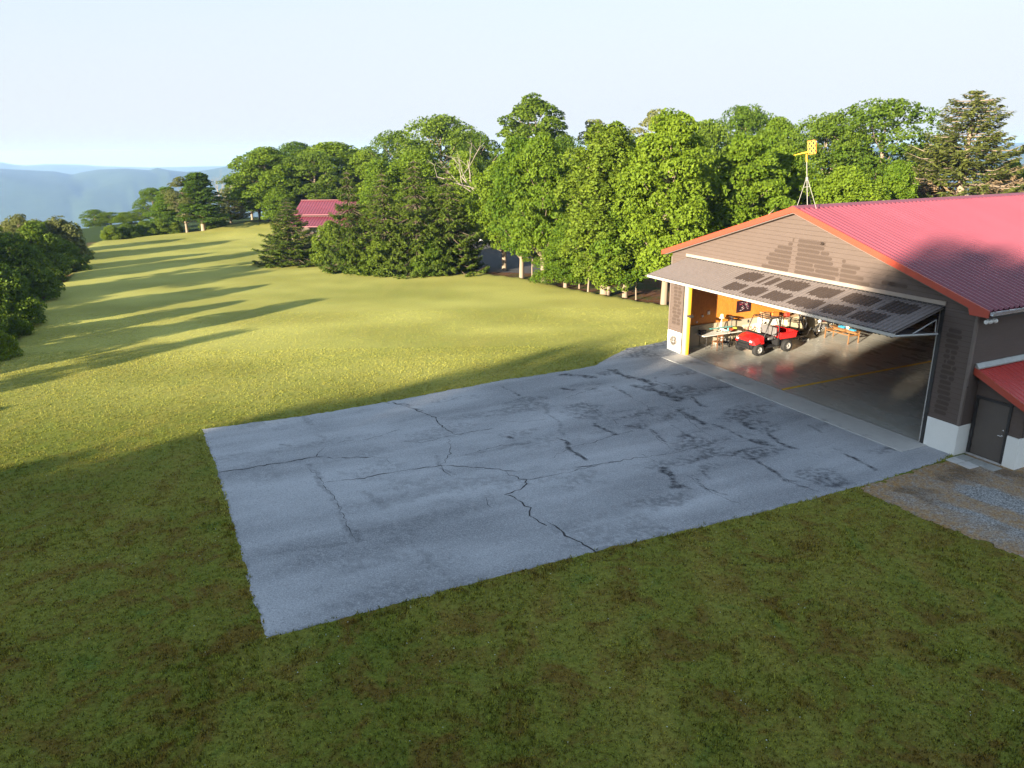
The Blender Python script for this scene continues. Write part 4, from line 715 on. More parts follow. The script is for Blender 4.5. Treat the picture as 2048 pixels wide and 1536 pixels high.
# ------------------------------------------------------------------ vegetation
def leaf_mat(name, a, b, trans=(.16, .24, .03), rough=.55, hue=.10):
    t = NT(name); at = t.attr('tint'); oi = t.n('ShaderNodeObjectInfo'); f = t.math('ADD', t.math('MULTIPLY', at, .8), t.math('MULTIPLY', t.math('SUBTRACT', oi.outputs['Random'], .35), .5))
    c = t.mix(f, a, b); d = t.n('ShaderNodeBsdfPrincipled'); t.l(c, d.inputs['Base Color']); d.inputs['Roughness'].default_value = rough; d.inputs['Specular IOR Level'].default_value = .12
    tr = t.n('ShaderNodeBsdfTranslucent'); t.l(t.mix(f, tuple(x*.75 for x in trans), trans), tr.inputs[0]); ms = t.n('ShaderNodeMixShader'); ms.inputs[0].default_value = .30
    t.l(d.outputs[0], ms.inputs[1]); t.l(tr.outputs[0], ms.inputs[2]); t.l(ms.outputs[0], t.out.inputs[0]); return t.m
L_MAP = leaf_mat('maple_leaves', (.042, .100, .008), (.165, .235, .018), (.22, .31, .02)); L_OAK = leaf_mat('oak_leaves', (.034, .080, .008), (.135, .195, .020), (.17, .26, .03)); L_BIR = leaf_mat('birch_leaves', (.055, .110, .010), (.17, .23, .022), (.25, .29, .03))
L_SPR = leaf_mat('spruce_needles', (.020, .052, .008), (.140, .190, .022), (.11, .16, .02)); L_HEM = leaf_mat('thin_needles', (.065, .09, .018), (.16, .175, .04), (.13, .14, .04)); L_DEAD = leaf_mat('dead_twigs', (.19, .13, .075), (.36, .26, .15), (.1, .07, .03)); L_PIN = leaf_mat('pine_needles', (.055, .08, .018), (.13, .15, .03), (.12, .15, .03)); L_BUSH = leaf_mat('bush_leaves', (.034, .085, .008), (.185, .245, .024)); L_PALE = leaf_mat('pale_leaves', (.09, .11, .03), (.19, .20, .065), (.2, .22, .06))
def bark(name, a, b): t = NT(name); f = t.noise(2.5, 6, .7, t.coord((1.5, 1.5, .25))); t.bsdf(t.mix(f, a, b), .9, 0, .2, f, .5, .04); return t.m
B_GREY = bark('grey_bark', (.16, .12, .085), (.36, .29, .215)); B_DARK = bark('dark_bark', (.06, .045, .035), (.15, .115, .085)); B_PALE = bark('pale_dead_wood', (.24, .205, .165), (.42, .375, .32))
def norm(a): return a/np.maximum(np.linalg.norm(a, axis=-1, keepdims=True), 1e-9)
def leaves(C, N, size, asp=.62, drop=None):
    n = len(C); r = rng.normal(size=(n, 3)); 
    if drop is not None: r = drop
    T = norm(r-(r*N).sum(1, keepdims=True)*N); B = np.cross(N, T); s = (size*rng.uniform(.65, 1.35, n))[:, None]
    V = np.stack([C-T*s, C-B*s*asp+N*s*.12, C+T*s, C+B*s*asp+N*s*.12], 1).reshape(-1, 3)
    return V, np.arange(4*n).reshape(n, 4)
class Geo:
    def __init__(s): s.V = []; s.Q = []; s.T = []; s.n = 0
    def add(s, V, Q, tint): s.V.append(V); s.Q.append(Q+s.n); s.T.append(tint); s.n += len(V)
    def mesh(s, name, mat): return np_mesh(name, np.concatenate(s.V), np.concatenate(s.Q), mat, {'tint': np.concatenate(s.T)}, link=False)
def lobes(g, cs, rs, n, size_, flat=.6, up=.4, lo=-.35, asp=.62, droop=0.):
    size = size_*.66; n = n*2.2
    for c, r in zip(cs, rs):
        k = max(12, int(n*(r/np.mean(rs))**2)); d = norm(rng.normal(size=(k*2, 3))); d = d[d[:, 2] > lo][:k]; k = len(d)
        # break each lobe into smaller bunches so that light and gaps reach in
        nb = max(4, k//30); bd = norm(rng.normal(size=(nb, 3))); j = np.argmax(d@bd.T, 1); rad = (.58+.56*rng.random(nb))[j]*(.82+.24*rng.random(k))
        off = d*rad[:, None]*r; off[:, 2] *= flat; off[:, 2] -= droop*r*np.maximum(0, np.hypot(off[:, 0], off[:, 1])/r-.4)
        N = norm(d*.55+np.array([0, 0, up])+rng.normal(size=(k, 3))*.7); V, Q = leaves(c+off, N, size, asp)
        t = np.clip(.15+.5*rng.random(k)+.35*rng.random(nb)[j], 0, 1); g.add(V, Q, np.repeat(t, 4))
def tree_meshes(kind, H=10., Rr=4., base=.22, nl=34, n=330, size=.17, prof=None, mats=(None, None), trunk_r=.2, lob=(.26, .40), flat=.62, droop=0., fork=False, limbs=True, gap=.0, seed=0):
    global rng; rng = np.random.default_rng(seed); R = random.Random(seed)
    g = Geo(); cs = []; rs = []; prof = prof or (lambda t: math.sin(math.pi*min(1, (t*.86+.14)))**.6)
    for i in range(nl):
        t = (i+.5)/nl; a = i*2.399963+R.uniform(-.5, .5); z = H*(base+(1-base)*(t*.94+.02)); rad = Rr*prof(t)*R.uniform(.82, 1.12); q = R.uniform(.35, .92)**.6 if t < .9 else R.uniform(0, .5); lr = Rr*R.uniform(*lob)*(.75+.35*prof(t))
        x, y = math.cos(a)*max(0, rad-lr*.7)*q, math.sin(a)*max(0, rad-lr*.7)*q
        if R.random() < gap: continue
        cs.append(np.array([x, y, z-lr*.25])); rs.append(lr)
    lobes(g, cs, rs, n, size, flat, droop=droop)
    mb = MB(); lean = R.uniform(-.25, .25); tp = [(0, 0, -.6), (.02, 0, .2), (lean*.3, .05, H*.25), (lean*.6, -.1, H*.5), (lean, .05, H*.86)]; tr = [trunk_r*1.35, trunk_r*1.08, trunk_r*.85, trunk_r*.6, trunk_r*.12]
    mb.tube(tp, tr, 9)
    if fork: mb.tube([(.1, .1, -.3), (.35, .25, H*.2), (.9, .5, H*.5), (1.2, .3, H*.75)], [trunk_r, trunk_r*.8, trunk_r*.5, .05], 8)
    if limbs:
        for c, r in zip(cs, rs):
            if R.random() < .75:
                z0 = max(H*base*.7, c[2]-math.hypot(c[0], c[1])*.75-.3); f = min(1, z0/H); s0 = (lean*f, 0, z0); mid_ = ((c[0])*.5, (c[1])*.5, z0+(c[2]-z0)*.42); mb.tube([s0, mid_, tuple(c+np.array([0, 0, -.05]))], [trunk_r*.36*(1-f*.6), trunk_r*.22*(1-f*.5), .02], 5, False)
    tm = mb.build('tmp', mats[1]); tmesh = tm.data; bpy.data.objects.remove(tm); tmesh.name = kind+'_trunk'
    return g.mesh(kind+'_crown', mats[0]), tmesh
def conifer_meshes(kind, H=10., Rr=3., nw=22, mats=(None, None), seed=0, base=.06, dens=1., size=.17, droop=.35, tip=.22, prof=None, sparse=0., dead=None, green_from=0.):
    global rng; rng = np.random.default_rng(seed); R = random.Random(seed); g = Geo(); gd = Geo(); mb = MB(); mb.tube([(0, 0, -.6), (0, 0, H*.5), (.03, 0, H*.99)], [H*.022, H*.014, .01], 8)
    prof = prof or (lambda t: (1-t)**.85)
    for i in range(nw):
        t = (i+R.random()*.6)/nw; z = H*(base+(1-base)*t); L = max(.12, Rr*prof(t)*R.uniform(.82, 1.1)+.15); nb = max(5, int(9-3*t))
        for k in range(nb):
            if R.random() < sparse: continue
            a = 6.283*k/nb+i*1.1+R.uniform(-.25, .25); l = L*R.uniform(.75, 1.1); ca, sa = math.cos(a), math.sin(a); ns = max(4, int(l*9*dens)); s = np.sqrt(np.linspace(.06, 1, ns))
            zz = z-droop*l*np.sin(s*math.pi*.62)+tip*l*s**3; cx = np.stack([ca*l*s, sa*l*s, zz], -1); w = .30*l*(1-s*.75)+.10
            mb.tube([(0, 0, z), tuple(cx[ns//2]), tuple(cx[-1])], [.035+.008*l, .02+.004*l, .006], 4, False)
            isdead = dead is not None and t < green_from+R.uniform(-.15, .15)
            gg = gd if isdead else g; m_ = 7 if not isdead else 4
            C = np.repeat(cx, m_, 0); lat = np.array([-sa, ca, 0]); u = rng.uniform(-1, 1, (len(C), 1)); C = C+lat*u*np.repeat(w, m_)[:, None]; C[:, 2] -= np.abs(u[:, 0])*np.repeat(w, m_)*.45+rng.random(len(C))*.10*l**.5; C += rng.normal(size=C.shape)*.04
            N = norm(np.array([ca*.25, sa*.25, .8])+rng.normal(size=C.shape)*.5); D = np.array([ca, sa, -.35])+lat*np.sign(u)*.9+rng.normal(size=C.shape)*.25
            V, Q = leaves(C, N, size*.85*(.6+.4*(1-t)), .30 if isdead else .36, D); tint = np.clip(.1+.55*rng.random(len(C))+.35*np.repeat(s, m_)**2*R.uniform(.5, 1.2), 0, 1); gg.add(V, Q, np.repeat(tint, 4))
    tm = mb.build('tmp', mats[1]); tmesh = tm.data; bpy.data.objects.remove(tm)
    return (g.mesh(kind+'_crown', mats[0]), tmesh) + ((gd.mesh(kind+'_dead', dead),) if dead is not None else ())
def bare_mesh(seed, H=9., spread=.5, r0=.16, depth=5, mat=None):
    R = random.Random(seed); mb = MB()
    def br(p, d, L, r, k):
        n = 3; pts = [p]; q = p.copy(); dd = d.copy()
        for i in range(n): dd = (dd+Vector((R.gauss(0, .12), R.gauss(0, .12), R.gauss(.02, .08)))).normalized(); q = q+dd*L/n; pts.append(q.copy())
        mb.tube(pts, [r, r*.86, r*.74, r*.6], 5 if k > 1 else 7, False)
        if k < depth:
            for j in range(2 if k > 0 else 3):
                i = R.choice((2, 3, 3)); v = (dd+Vector((R.gauss(0, spread), R.gauss(0, spread), R.gauss(.05, spread*.6)))).normalized(); br(pts[i], v, L*R.uniform(.55, .82), r*.56, k+1)
    br(Vector((0, 0, -.5)), Vector((0, 0, 1)), H*.45, r0, 0); o = mb.build('tmp', mat); me = o.data; bpy.data.objects.remove(o); return me
K = {}
round_ = lambda t: math.sqrt(max(0, 1-(2*(t*.92+.04)-.9)**2*.92))
K['maple_a'] = tree_meshes('maple', 10, 3.6, .24, 46, 330, .155, round_, (L_MAP, B_GREY), .21, seed=11)
K['maple_b'] = tree_meshes('maple', 10, 3.3, .20, 42, 340, .15, lambda t: .55+.45*math.sin(math.pi*min(1, t*1.05)) if t < .9 else .5, (L_MAP, B_GREY), .19, seed=12, flat=.62)
K['maple_c'] = tree_meshes('maple', 10, 3.8, .14, 50, 320, .16, lambda t: (1-t*.55)*round_(min(1, t*.8+.15)), (L_MAP, B_GREY), .2, seed=13, flat=.6)
K['oak_a'] = tree_meshes('oak', 12, 5.6, .26, 50, 300, .17, round_, (L_OAK, B_GREY), .30, seed=21, flat=.72, lob=(.20, .34), gap=.08)
K['oak_b'] = tree_meshes('oak', 12, 4.6, .34, 40, 280, .165, lambda t: .45+.55*round_(t), (L_OAK, B_GREY), .26, seed=22, flat=.74, lob=(.2, .33), gap=.12)
K['tall'] = tree_meshes('tall', 12, 2.9, .40, 64, 150, .15, lambda t: .5+.5*math.sin(math.pi*t), (L_OAK, B_GREY), .2, seed=23, flat=.85, lob=(.15, .27), gap=.12)
K['birch'] = tree_meshes('birch', 11, 2.8, .10, 56, 330, .13, lambda t: .62+.38*math.sin(math.pi*t), (L_BIR, B_GREY), .2, seed=31, flat=1.1, lob=(.24, .36), droop=.5, fork=True)
K['sapling'] = tree_meshes('sapling', 5, 1.5, .38, 14, 190, .11, round_, (L_MAP, B_GREY), .07, seed=41)
K['pale'] = tree_meshes('pale', 11, 3.6, .2, 36, 240, .15, round_, (L_PALE, B_GREY), .2, seed=43, lob=(.22, .34), gap=.15)
K['bush_a'] = tree_meshes('bush', 4, 2.6, .03, 32, 300, .13, lambda t: math.cos(t*1.35)**.7, (L_BUSH, B_DARK), .06, seed=51, flat=.75, lob=(.28, .42))
K['bush_b'] = tree_meshes('bush', 4.5, 2.3, .03, 30, 280, .13, lambda t: .65+.35*math.sin(math.pi*min(1, t+.2)), (L_BUSH, B_DARK), .06, seed=52, flat=.8, lob=(.26, .42), gap=.1)
K['bush_c'] = tree_meshes('bush', 3.5, 2.0, .02, 26, 240, .12, lambda t: math.cos(t*1.3)**.6, (L_PALE, B_DARK), .05, seed=53, flat=.9, lob=(.28, .42))
K['weeds'] = tree_meshes('weeds', 1.5, 1.7, .0, 26, 110, .10, lambda t: 1-t*.6, (L_BIR, B_DARK), .02, seed=54, flat=.9, lob=(.2, .34), limbs=False)
K['spruce_a'] = conifer_meshes('spruce', 10, 3.6, 24, (L_SPR, B_DARK), 61, .03, 1., .20, prof=lambda t: (1-t)**.8)
K['spruce_b'] = conifer_meshes('spruce', 10, 3.2, 26, (L_SPR, B_DARK), 62, .03, 1.05, .19, droop=.45, prof=lambda t: (1-t)**.7)
K['pine'] = conifer_meshes('pine', 8, 2.8, 14, (L_PIN, B_DARK), 63, .12, 1.1, .2, droop=.0, tip=.25, prof=lambda t: (1-t**1.6)*.9+.05)
K['hemlock'] = conifer_meshes('hemlock', 12, 4.0, 44, (L_HEM, B_GREY), 64, .02, 1.0, .19, droop=.12, tip=.30, prof=lambda t: (1-t)**.6*.92+.08*math.sin(t*30), sparse=.08, dead=L_DEAD, green_from=.45)
K['dark_tree'] = tree_meshes('darktree', 11, 2.7, .18, 44, 300, .15, lambda t: (1-t)**.7*.95+.12, (L_OAK, B_GREY), .18, seed=65, flat=.6)
BARE = [bare_mesh(71, 10, .55, .17, 5, B_PALE), bare_mesh(72, 10, .42, .13, 5, B_PALE)]
dims = {k: (max(v.co.z for v in m[0].vertices), np.percentile([math.hypot(v.co.x, v.co.y) for v in m[0].vertices][::7], 96)) for k, m in K.items()}
NM = dict(maple='maple_tree', oak='oak_tree', tall='slender_tree', birch='birch_tree', sapling='sapling', pale='pale_leaved_tree', bush='shrub', weeds='tall_weeds', spruce='spruce_tree', pine='pine_tree', hemlock='hemlock_tree', dark='dark_leaved_tree')
CATS = dict(bush='shrub', weeds='weeds', sapling='sapling')
nplant = 0
def plant(kind, loc, H, Rw, label, group=None, name=None):
    global nplant; nplant += 1
    st = kind.split('_')[0]; hz, hr = dims[kind]; o = empty(name or NM[st], loc, (nplant*2.399) % 6.283, label, CATS.get(st, 'tree'), group); o.scale = (Rw/hr, Rw/hr, H/hz); ms = K[kind]
    for i, me in enumerate(ms):
        c = bpy.data.objects.new(('crown', 'trunk', 'dead_branches')[i], me); COL.objects.link(c); c.parent = o
    return o
def px_tree(kind, x, base, topy, hw, label, group=None, dist=None, cx=None, dz=0., name=None):
    """x, base: photo pixel of the foot (or dist = forward metres when the foot is hidden); topy: pixel row of the top; hw: half width in pixels"""
    if dist is None: p = G(x, base); 
    else: p = AT(x, 400, dist)
    zg = gz(p[0], p[1]); zg -= .25 if sdist(np.array([[p[0], p[1]]]), LAWN)[0] > .3 else 0
    top = AT(x if cx is None else cx, topy, p[1]); R_ = hw*p[1]/(F_PX*math.cos(PITCH))*1.02
    return plant(kind, (p[0], p[1], zg+dz), top[2]-zg, R_, label, group, name)
g1 = 'trees along the lawn edge beside the hangar'; g2 = 'tall trees standing behind the front row'; g3 = 'trees at the far end of the lawn'; g4 = 'shrubs along the left edge of the lawn'; g5 = 'spruces in front of the red roofed house'; g6 = 'trees behind the hangar roof'
T = px_tree
T('maple_a', 1009, 535, 318, 62, 'maple with flared pale trunk at the left end of the trunk row', g1)
T('maple_b', 1043, 551, 268, 60, 'tall maple with straight pale trunk second in the trunk row', g1)
T('maple_a', 1086, 558, 262, 64, 'full maple with stout pale trunk right of the thin dark sapling', g1)
T('maple_c', 1131, 571, 440, 55, 'low young maple with leaning pale trunk beside the stout one', g1)
T('birch', 1207, 586, 238, 78, 'yellow green drooping birch with thick double trunk', g1, cx=1180)
T('maple_c', 1250, 589, 290, 72, 'deep green maple with foliage down to the lawn beside the birch', g1)
T('maple_b', 1328, 602, 214, 88, 'tall maple with pale trunk rising beside the hangar corner', g1, cx=1335)
T('sapling', 1064, 552, 470, 24, 'thin dark stemmed sapling between two maples', g1)
T('sapling', 1159, 571, 465, 30, 'slim pale sapling left of the double trunk birch', g1)
T('sapling', 1176, 580, 440, 34, 'pale straight sapling just in front of the double trunk birch', g1)
T('sapling', 1272, 594, 500, 26, 'slender dark stemmed sapling near the hangar corner', g1)
T('tall', 1072, 0, 183, 62, 'airy dark tree rising highest above the trunk row', g2, 92)
T('pale', 1190, 0, 236, 56, 'greyish pale treetop behind the birch', g2, 98)
T('pale', 1302, 0, 216, 62, 'greyish thin treetop between birch and tall maple', g2, 100)
T('oak_b', 1240, 0, 262, 70, 'mid green oak crown behind the birch and deep green maple', g2, 84)
T('oak_a', 1405, 0, 236, 70, 'broad oak crown behind the tall corner maple', g2, 80)
T('maple_b', 1482, 0, 262, 80, 'bright maple directly behind the left roof slope', g6, 55)
T('maple_a', 1560, 0, 290, 66, 'bright rounded maple behind the wind vane', g6, 60)
T('oak_a', 1478, 0, 206, 82, 'dark domed oak standing highest left of the wind vane', g6, 88)
T('oak_a', 1640, 0, 222, 92, 'wide oak crown right behind the wind vane', g6, 78)
T('oak_b', 1748, 0, 194, 104, 'tallest wide oak with open top above the red roof', g6, 76)
T('maple_a', 1690, 0, 330, 76, 'dense green tree low behind the ridge', g6, 58)
T('maple_c', 1790, 0, 318, 60, 'dense dark green tree low beside the brown hemlock', g6, 60)
T('hemlock', 1918, 0, 180, 104, 'half dead brown hemlock with green tip right of the oaks', g6, 66)
T('oak_b', 1835, 0, 285, 40, 'small dark tree squeezed between oak and hemlock', g6, 82)
T('maple_a', 2012, 0, 318, 40, 'small green tree right of the brown hemlock', g6, 84)
T('oak_a', 2062, 0, 345, 44, 'green tree cut by the right picture edge above the ridge', g6, 86)
T('oak_a', 885, 0, 226, 98, 'great domed oak behind the tall spruces', g2, 100)
T('oak_b', 797, 0, 258, 52, 'slim oak with a notched top left of the great oak', g2, 104)
T('oak_b', 952, 0, 262, 52, 'dark oak behind the bare dead tree', g2, 96)
T('maple_a', 668, 0, 282, 92, 'broad pale green tree behind the red roofed house', g2, 116)
T('maple_b', 738, 0, 296, 44, 'darker tree right behind the red roofed house', g2, 110)
T('oak_a', 600, 0, 281, 60, 'rounded treetop between the broad tree and the lawn edge tree', g2, 120)
T('maple_a', 545, 455, 292, 66, 'big maple at the top of the lawn bank', g3)
T('maple_b', 522, 449, 318, 40, 'light maple with pale trunk left on the lawn bank', g3)
T('maple_c', 568, 459, 345, 40, 'maple with low skirts beside the first spruce', g3)
T('oak_b', 480, 0, 345, 32, 'small dark oak below the skyline left of the bank', g3, 128)
T('pine', 463, 453, 376, 32, 'light green young pine on the far lawn edge', g3)
T('dark_tree', 408, 467, 344, 46, 'dark pointed tree with pale foot at the far lawn edge', g3, cx=388)
T('pale', 375, 468, 352, 36, 'sparse tree with long pale leaning trunk at the far lawn edge', g3, cx=352)
T('maple_c', 335, 0, 372, 36, 'mid green tree left of the sparse leaning one', g3, 108)
T('oak_a', 305, 0, 374, 30, 'dark rounded tree where the far row begins', g3, 116)
T('oak_b', 275, 0, 418, 26, 'small dark tree low at the end of the far row', g3, 118)
T('oak_a', 183, 0, 418, 26, 'dark round tree beyond the left end of the lawn', g3, 122)
T('oak_b', 213, 0, 424, 24, 'second dark tree beyond the left end of the lawn', g3, 122)
T('maple_c', 244, 0, 424, 24, 'green tree between the two dark far ones and the row', g3, 120)
for k, (x, b, tp, hw, kd, lb) in enumerate(((225, 479, 450, 20, 'bush_a', 'low shrub at the far left lawn corner'), (258, 475, 446, 22, 'bush_b', 'rounded shrub second along the far lawn edge'), (292, 471, 440, 24, 'bush_a', 'dense shrub third along the far lawn edge'), (325, 469, 436, 24, 'bush_b', 'wide shrub just left of the leaning trunk'), (350, 468, 444, 18, 'bush_a', 'small shrub under the leaning trunk'), (425, 463, 432, 22, 'bush_a', 'dark shrub between the pointed tree and the pine'), (440, 458, 436, 18, 'bush_b', 'dark shrub beneath the young pine'))): T(kd, x, b, tp, hw, lb, 'shrubs along the far lawn edge')
sp = [('spruce_a', 585, 527, 398, 64, 'lone spruce with drooping skirts on the lawn'), ('spruce_b', 708, 541, 344, 56, 'thin topped spruce in front of the house roof'), ('spruce_a', 775, 543, 338, 66, 'tall spruce right of the house'), ('spruce_b', 838, 545, 322, 70, 'tallest spruce in the middle of the dense clump'), ('spruce_a', 900, 543, 334, 66, 'broad spruce at the right end of the clump'), ('spruce_b', 925, 538, 400, 40, 'short spruce with a low skirt beside the shaded drive')]
for kd, x, b, tp, hw, lb in sp: T(kd, x, b, tp, hw, lb, g5)
T('bush_a', 668, 527, 440, 44, 'big leafy shrub right of the lone spruce', g5); T('bush_b', 712, 541, 466, 38, 'leafy shrub at the foot of the thin topped spruce', g5); T('bush_a', 760, 546, 476, 38, 'dark leafy shrub under the tall spruce right of the house', g5); T('bush_b', 866, 549, 480, 40, 'dark leafy shrub under the tallest spruce', g5)
for kd, x, tp, hw, ds, lb in (('maple_c', 930, 300, 60, 88, 'dark green tree filling the gap above the short spruce'), ('oak_a', 1130, 270, 60, 88, 'dense oak behind the third maple of the trunk row'), ('maple_a', 840, 296, 66, 92, 'bright tree rising just above the tallest spruce'), ('maple_c', 760, 318, 50, 90, 'green tree right of the house roof above the spruces'), ('oak_b', 632, 300, 56, 108, 'dense tree directly behind the ridge of the red roofed house'), ('oak_a', 1370, 300, 80, 70, 'dense leafy tree filling behind the tall corner maple'), ('oak_a', 1300, 285, 60, 76, 'dense leafy tree filling behind the deep green maple'), ('maple_b', 500, 352, 30, 122, 'slim tree left of the light maple on the bank'), ('maple_a', 1545, 232, 60, 84, 'round oak shaped tree between the dark domed oak and the wide oak')):
    T(kd, x, 0, tp, hw, lb, g2, ds)
# left edge shrubs
for kd, x, b, tp, hw, lb in (('bush_a', 128, 540, 476, 42, 'very dark shrub at the front of the left hedge'), ('bush_b', 88, 560, 440, 52, 'tall dark shrub behind the front one of the left hedge'), ('bush_c', 128, 520, 430, 46, 'tall yellow green shrub at the far end of the left hedge'), ('bush_c', 88, 508, 436, 36, 'pale yellow shrub left of the tall yellow green one'), ('bush_b', 48, 600, 462, 60, 'wide dark green shrub in the middle of the left hedge'), ('bush_a', 10, 655, 520, 66, 'bright leaved shrub at the left picture edge'), ('bush_b', -30, 610, 440, 70, 'tall light green shrub cut by the left picture edge'), ('bush_c', 40, 530, 430, 44, 'pale treetop peeping above the left hedge'), ('bush_a', -70, 700, 560, 70, 'shrub beyond the left picture edge')):
    T(kd, x, b, tp, hw, lb, g4)
for k, (x, b, tp, hw, lb) in enumerate(((36, 672, 628, 26, 'tall yellow green weeds below the left hedge'), (8, 715, 660, 30, 'tall weeds at the left picture edge by the lawn'), (60, 632, 600, 24, 'dark weeds at the foot of the left hedge'), (100, 588, 560, 22, 'weeds under the dark shrubs of the left hedge'), (165, 510, 488, 18, 'weeds at the far end of the left hedge'))): T('weeds', x, b, tp, hw, lb, 'weeds along the left lawn edge')
for kd, x, b, tp, hw, lb in (('sapling', 20, 590, 448, 26, 'thin sapling sticking out of the left hedge near the picture edge'), ('pale', 62, 560, 426, 34, 'pale leaved tree rising above the middle of the left hedge'), ('sapling', 108, 520, 440, 22, 'thin sapling behind the front shrub of the left hedge')): T(kd, x, b, tp, hw, lb, g4)
# bare dead trees
def bare(mi, p, H, rz, sxy, lb, nm='dead_tree'):
    o = empty(nm, p, rz, lb, 'dead tree', 'bare dead trees'); o.scale = (sxy, sxy, H/10.); c = bpy.data.objects.new('branches', BARE[mi]); COL.objects.link(c); c.parent = o; return o
def bpx(mi, x, topy, dist, rz, sxy, lb):
    p = AT(x, 400, dist); zg = gz(p[0], p[1]); tz = AT(x, topy, dist)[2]; return bare(mi, (p[0], p[1], zg), (tz-zg)*.86, rz, sxy, lb)
bpx(0, 1010, 232, 80, .4, 1.25, 'bleached bare dead tree between the great oak and the trunk row'); bpx(1, 432, 326, 124, 1.2, .8, 'thin grey bare tree behind the dark pointed tree'); bpx(1, 448, 345, 122, 2.9, .7, 'second grey bare tree left of the young pine'); bpx(0, 410, 340, 126, 4., .7, 'pale bare tree peeping over the dark pointed tree')
# trees behind the viewer whose long shadows lie on the apron and the lawn
E_ = np.array([.767, -.642])
def at_s(s, t): return s*E_+t*SUN_D
def shade_tree(kind, s, t, H, Rw, lb): p = at_s(s, t); z = gz(p[0], p[1]); plant(kind, (p[0], p[1], min(z, 0)), H-min(z, 0), Rw, lb if 'bush' not in kind else lb.replace('tree', 'big shrub'), 'trees and shrubs behind the viewer')
for k, (kd, s, t, H, Rw) in enumerate((('pale', -31.5, -62, 13.6, 3.4), ('maple_c', -28.2, -62, 16.2, 3.4), ('pale', -26.0, -64, 18.6, 3.4), ('maple_a', -24.2, -62, 19.4, 3.4), ('oak_b', -21.4, -64, 22.2, 4.2), ('maple_a', -18.6, -62, 22.0, 4.), ('maple_c', -15.8, -64, 22.8, 4.2), ('maple_b', -13.2, -62, 22.3, 3.8), ('maple_a', -11.2, -62, 22.9, 3.2), ('bush_a', -27., -40, 9.4, 4.4), ('bush_a', -22.0, -40, 13.4, 4.6), ('bush_a', -17, -40, 16.0, 5.), ('bush_b', -12, -40, 17., 4.4), ('maple_b', -8.8, -60, 24.6, 3.4), ('oak_a', -5.0, -64, 28.9, 5.0), ('maple_a', -1.5, -60, 28.0, 6.), ('maple_c', 2.5, -58, 28.4, 6.), ('oak_a', 5., -62, 28.9, 6.4), ('maple_a', 8.5, -60, 28.4, 6.2), ('maple_c', 12.5, -60, 29.8, 7.2), ('maple_a', 17., -58, 30.6, 7.), ('maple_a', 21.5, -56, 26, 6.8), ('oak_a', 28., -52, 26, 7.), ('oak_b', 35., -48, 24, 7.))):
    shade_tree(kd, s, t, H, Rw, 'tree of the wood behind the viewer')
for k, (kd, s, t, H, Rw) in enumerate((('bush_a', -33.5, -6, 3.0, 2.0), ('pale', -41., -14, 8.6, 2.4), ('bush_b', -45.5, 4, 6.5, 2.4), ('bush_a', -36.5, -2, 2.6, 1.2), ('maple_c', -56.5, 4, 6.0, 2.8), ('pale', -61., 0, 8.6, 3.0), ('bush_b', -66., 6, 5., 2.6), ('pale', -71.5, 4, 8.0, 2.8), ('maple_c', -77., 8, 7.6, 2.6))):
    shade_tree(kd, s, t, H, Rw, 'tree beside the lawn left of the viewer')
# ------------------------------------------------------------------ red roofed house among the trees
hp = AT(676, 430, 95); hz = -.25
hs = empty('red_roofed_house', (hp[0], hp[1], hz), math.radians(-4), 'house with rose red metal roof half hidden behind the spruces', 'house')
z_r = AT(676, 401, 97.5)[2]-hz; z_e = AT(676, 428, 94)[2]-hz
mb = MB(); mb.box(-5.2, 5.2, -.2, 6, 0, z_e-.1); mb.prism([(-.2, z_e-.1), (6, z_e-.1), (2.9, z_r-.15)], -5.2, 5.2, 'x'); mb.build('wall', M_SID, hs)
def ribroof(name, x0, x1, y0, z0, y1, z1):
    mb = MB(); x = x0; pr = []
    while x < x1: pr += [(x, 0), (x+.24, 0), (x+.27, .04), (x+.33, .04), (x+.36, 0)]; x += .36
    n = len(pr); vs = [(a, y0, z0+h) for a, h in pr]+[(a, y1, z1+h) for a, h in pr]; mb.add(vs, [(i, i+1, n+i+1, n+i) for i in range(n-1)])
    mb.add([(x0, y0, z0-.02), (x1, y0, z0-.02), (x1, y1, z1-.02), (x0, y1, z1-.02), (x0, y0, z0-.12), (x1, y0, z0-.12), (x1, y1, z1-.12), (x0, y1, z1-.12)], [(0, 1, 2, 3), (4, 7, 6, 5), (0, 4, 5, 1), (1, 5, 6, 2), (2, 6, 7, 3), (3, 7, 4, 0)]); return mb.build(name, M_RED, hs)
ribroof('roof', -5.5, 5.5, -.6, z_e-.05, 2.9, z_r); ribroof('roof', -5.5, 5.5, 6.4, z_e-.05, 2.9, z_r); ribroof('porch_roof', -5.4, 5.4, -3.0, z_e-1.25, -.25, z_e-.35)
mb = MB(); mb.box(-5.5, 5.5, 2.75, 3.05, z_r+.03, z_r+.09); mb.build('ridge_cap', M_RED, hs)
for x in (-5, -1.7, 1.7, 5): mb = MB(); mb.box(x-.08, x+.08, -2.95, -2.79, 0, z_e-1.3); mb.build('porch_post', M_TRIM, hs)
for x in (-3, 0.2, 3): 
    mb = MB(); mb.box(x-.5, x+.5, -.26, -.205, .9, 2.0); wn = mb.build('window', M_DARKMET, hs); mb = MB(); mb.box(x-.42, x+.42, -.27, -.262, .97, 1.93); mb.build('pane', simple('window_glass', (.04, .05, .06), .08) if 'window_glass' not in MATS else MATS['window_glass'], wn)
mb = MB(); mb.box(1.3, 2.2, -.26, -.205, .1, 2.1); mb.build('door', M_BRN, hs)
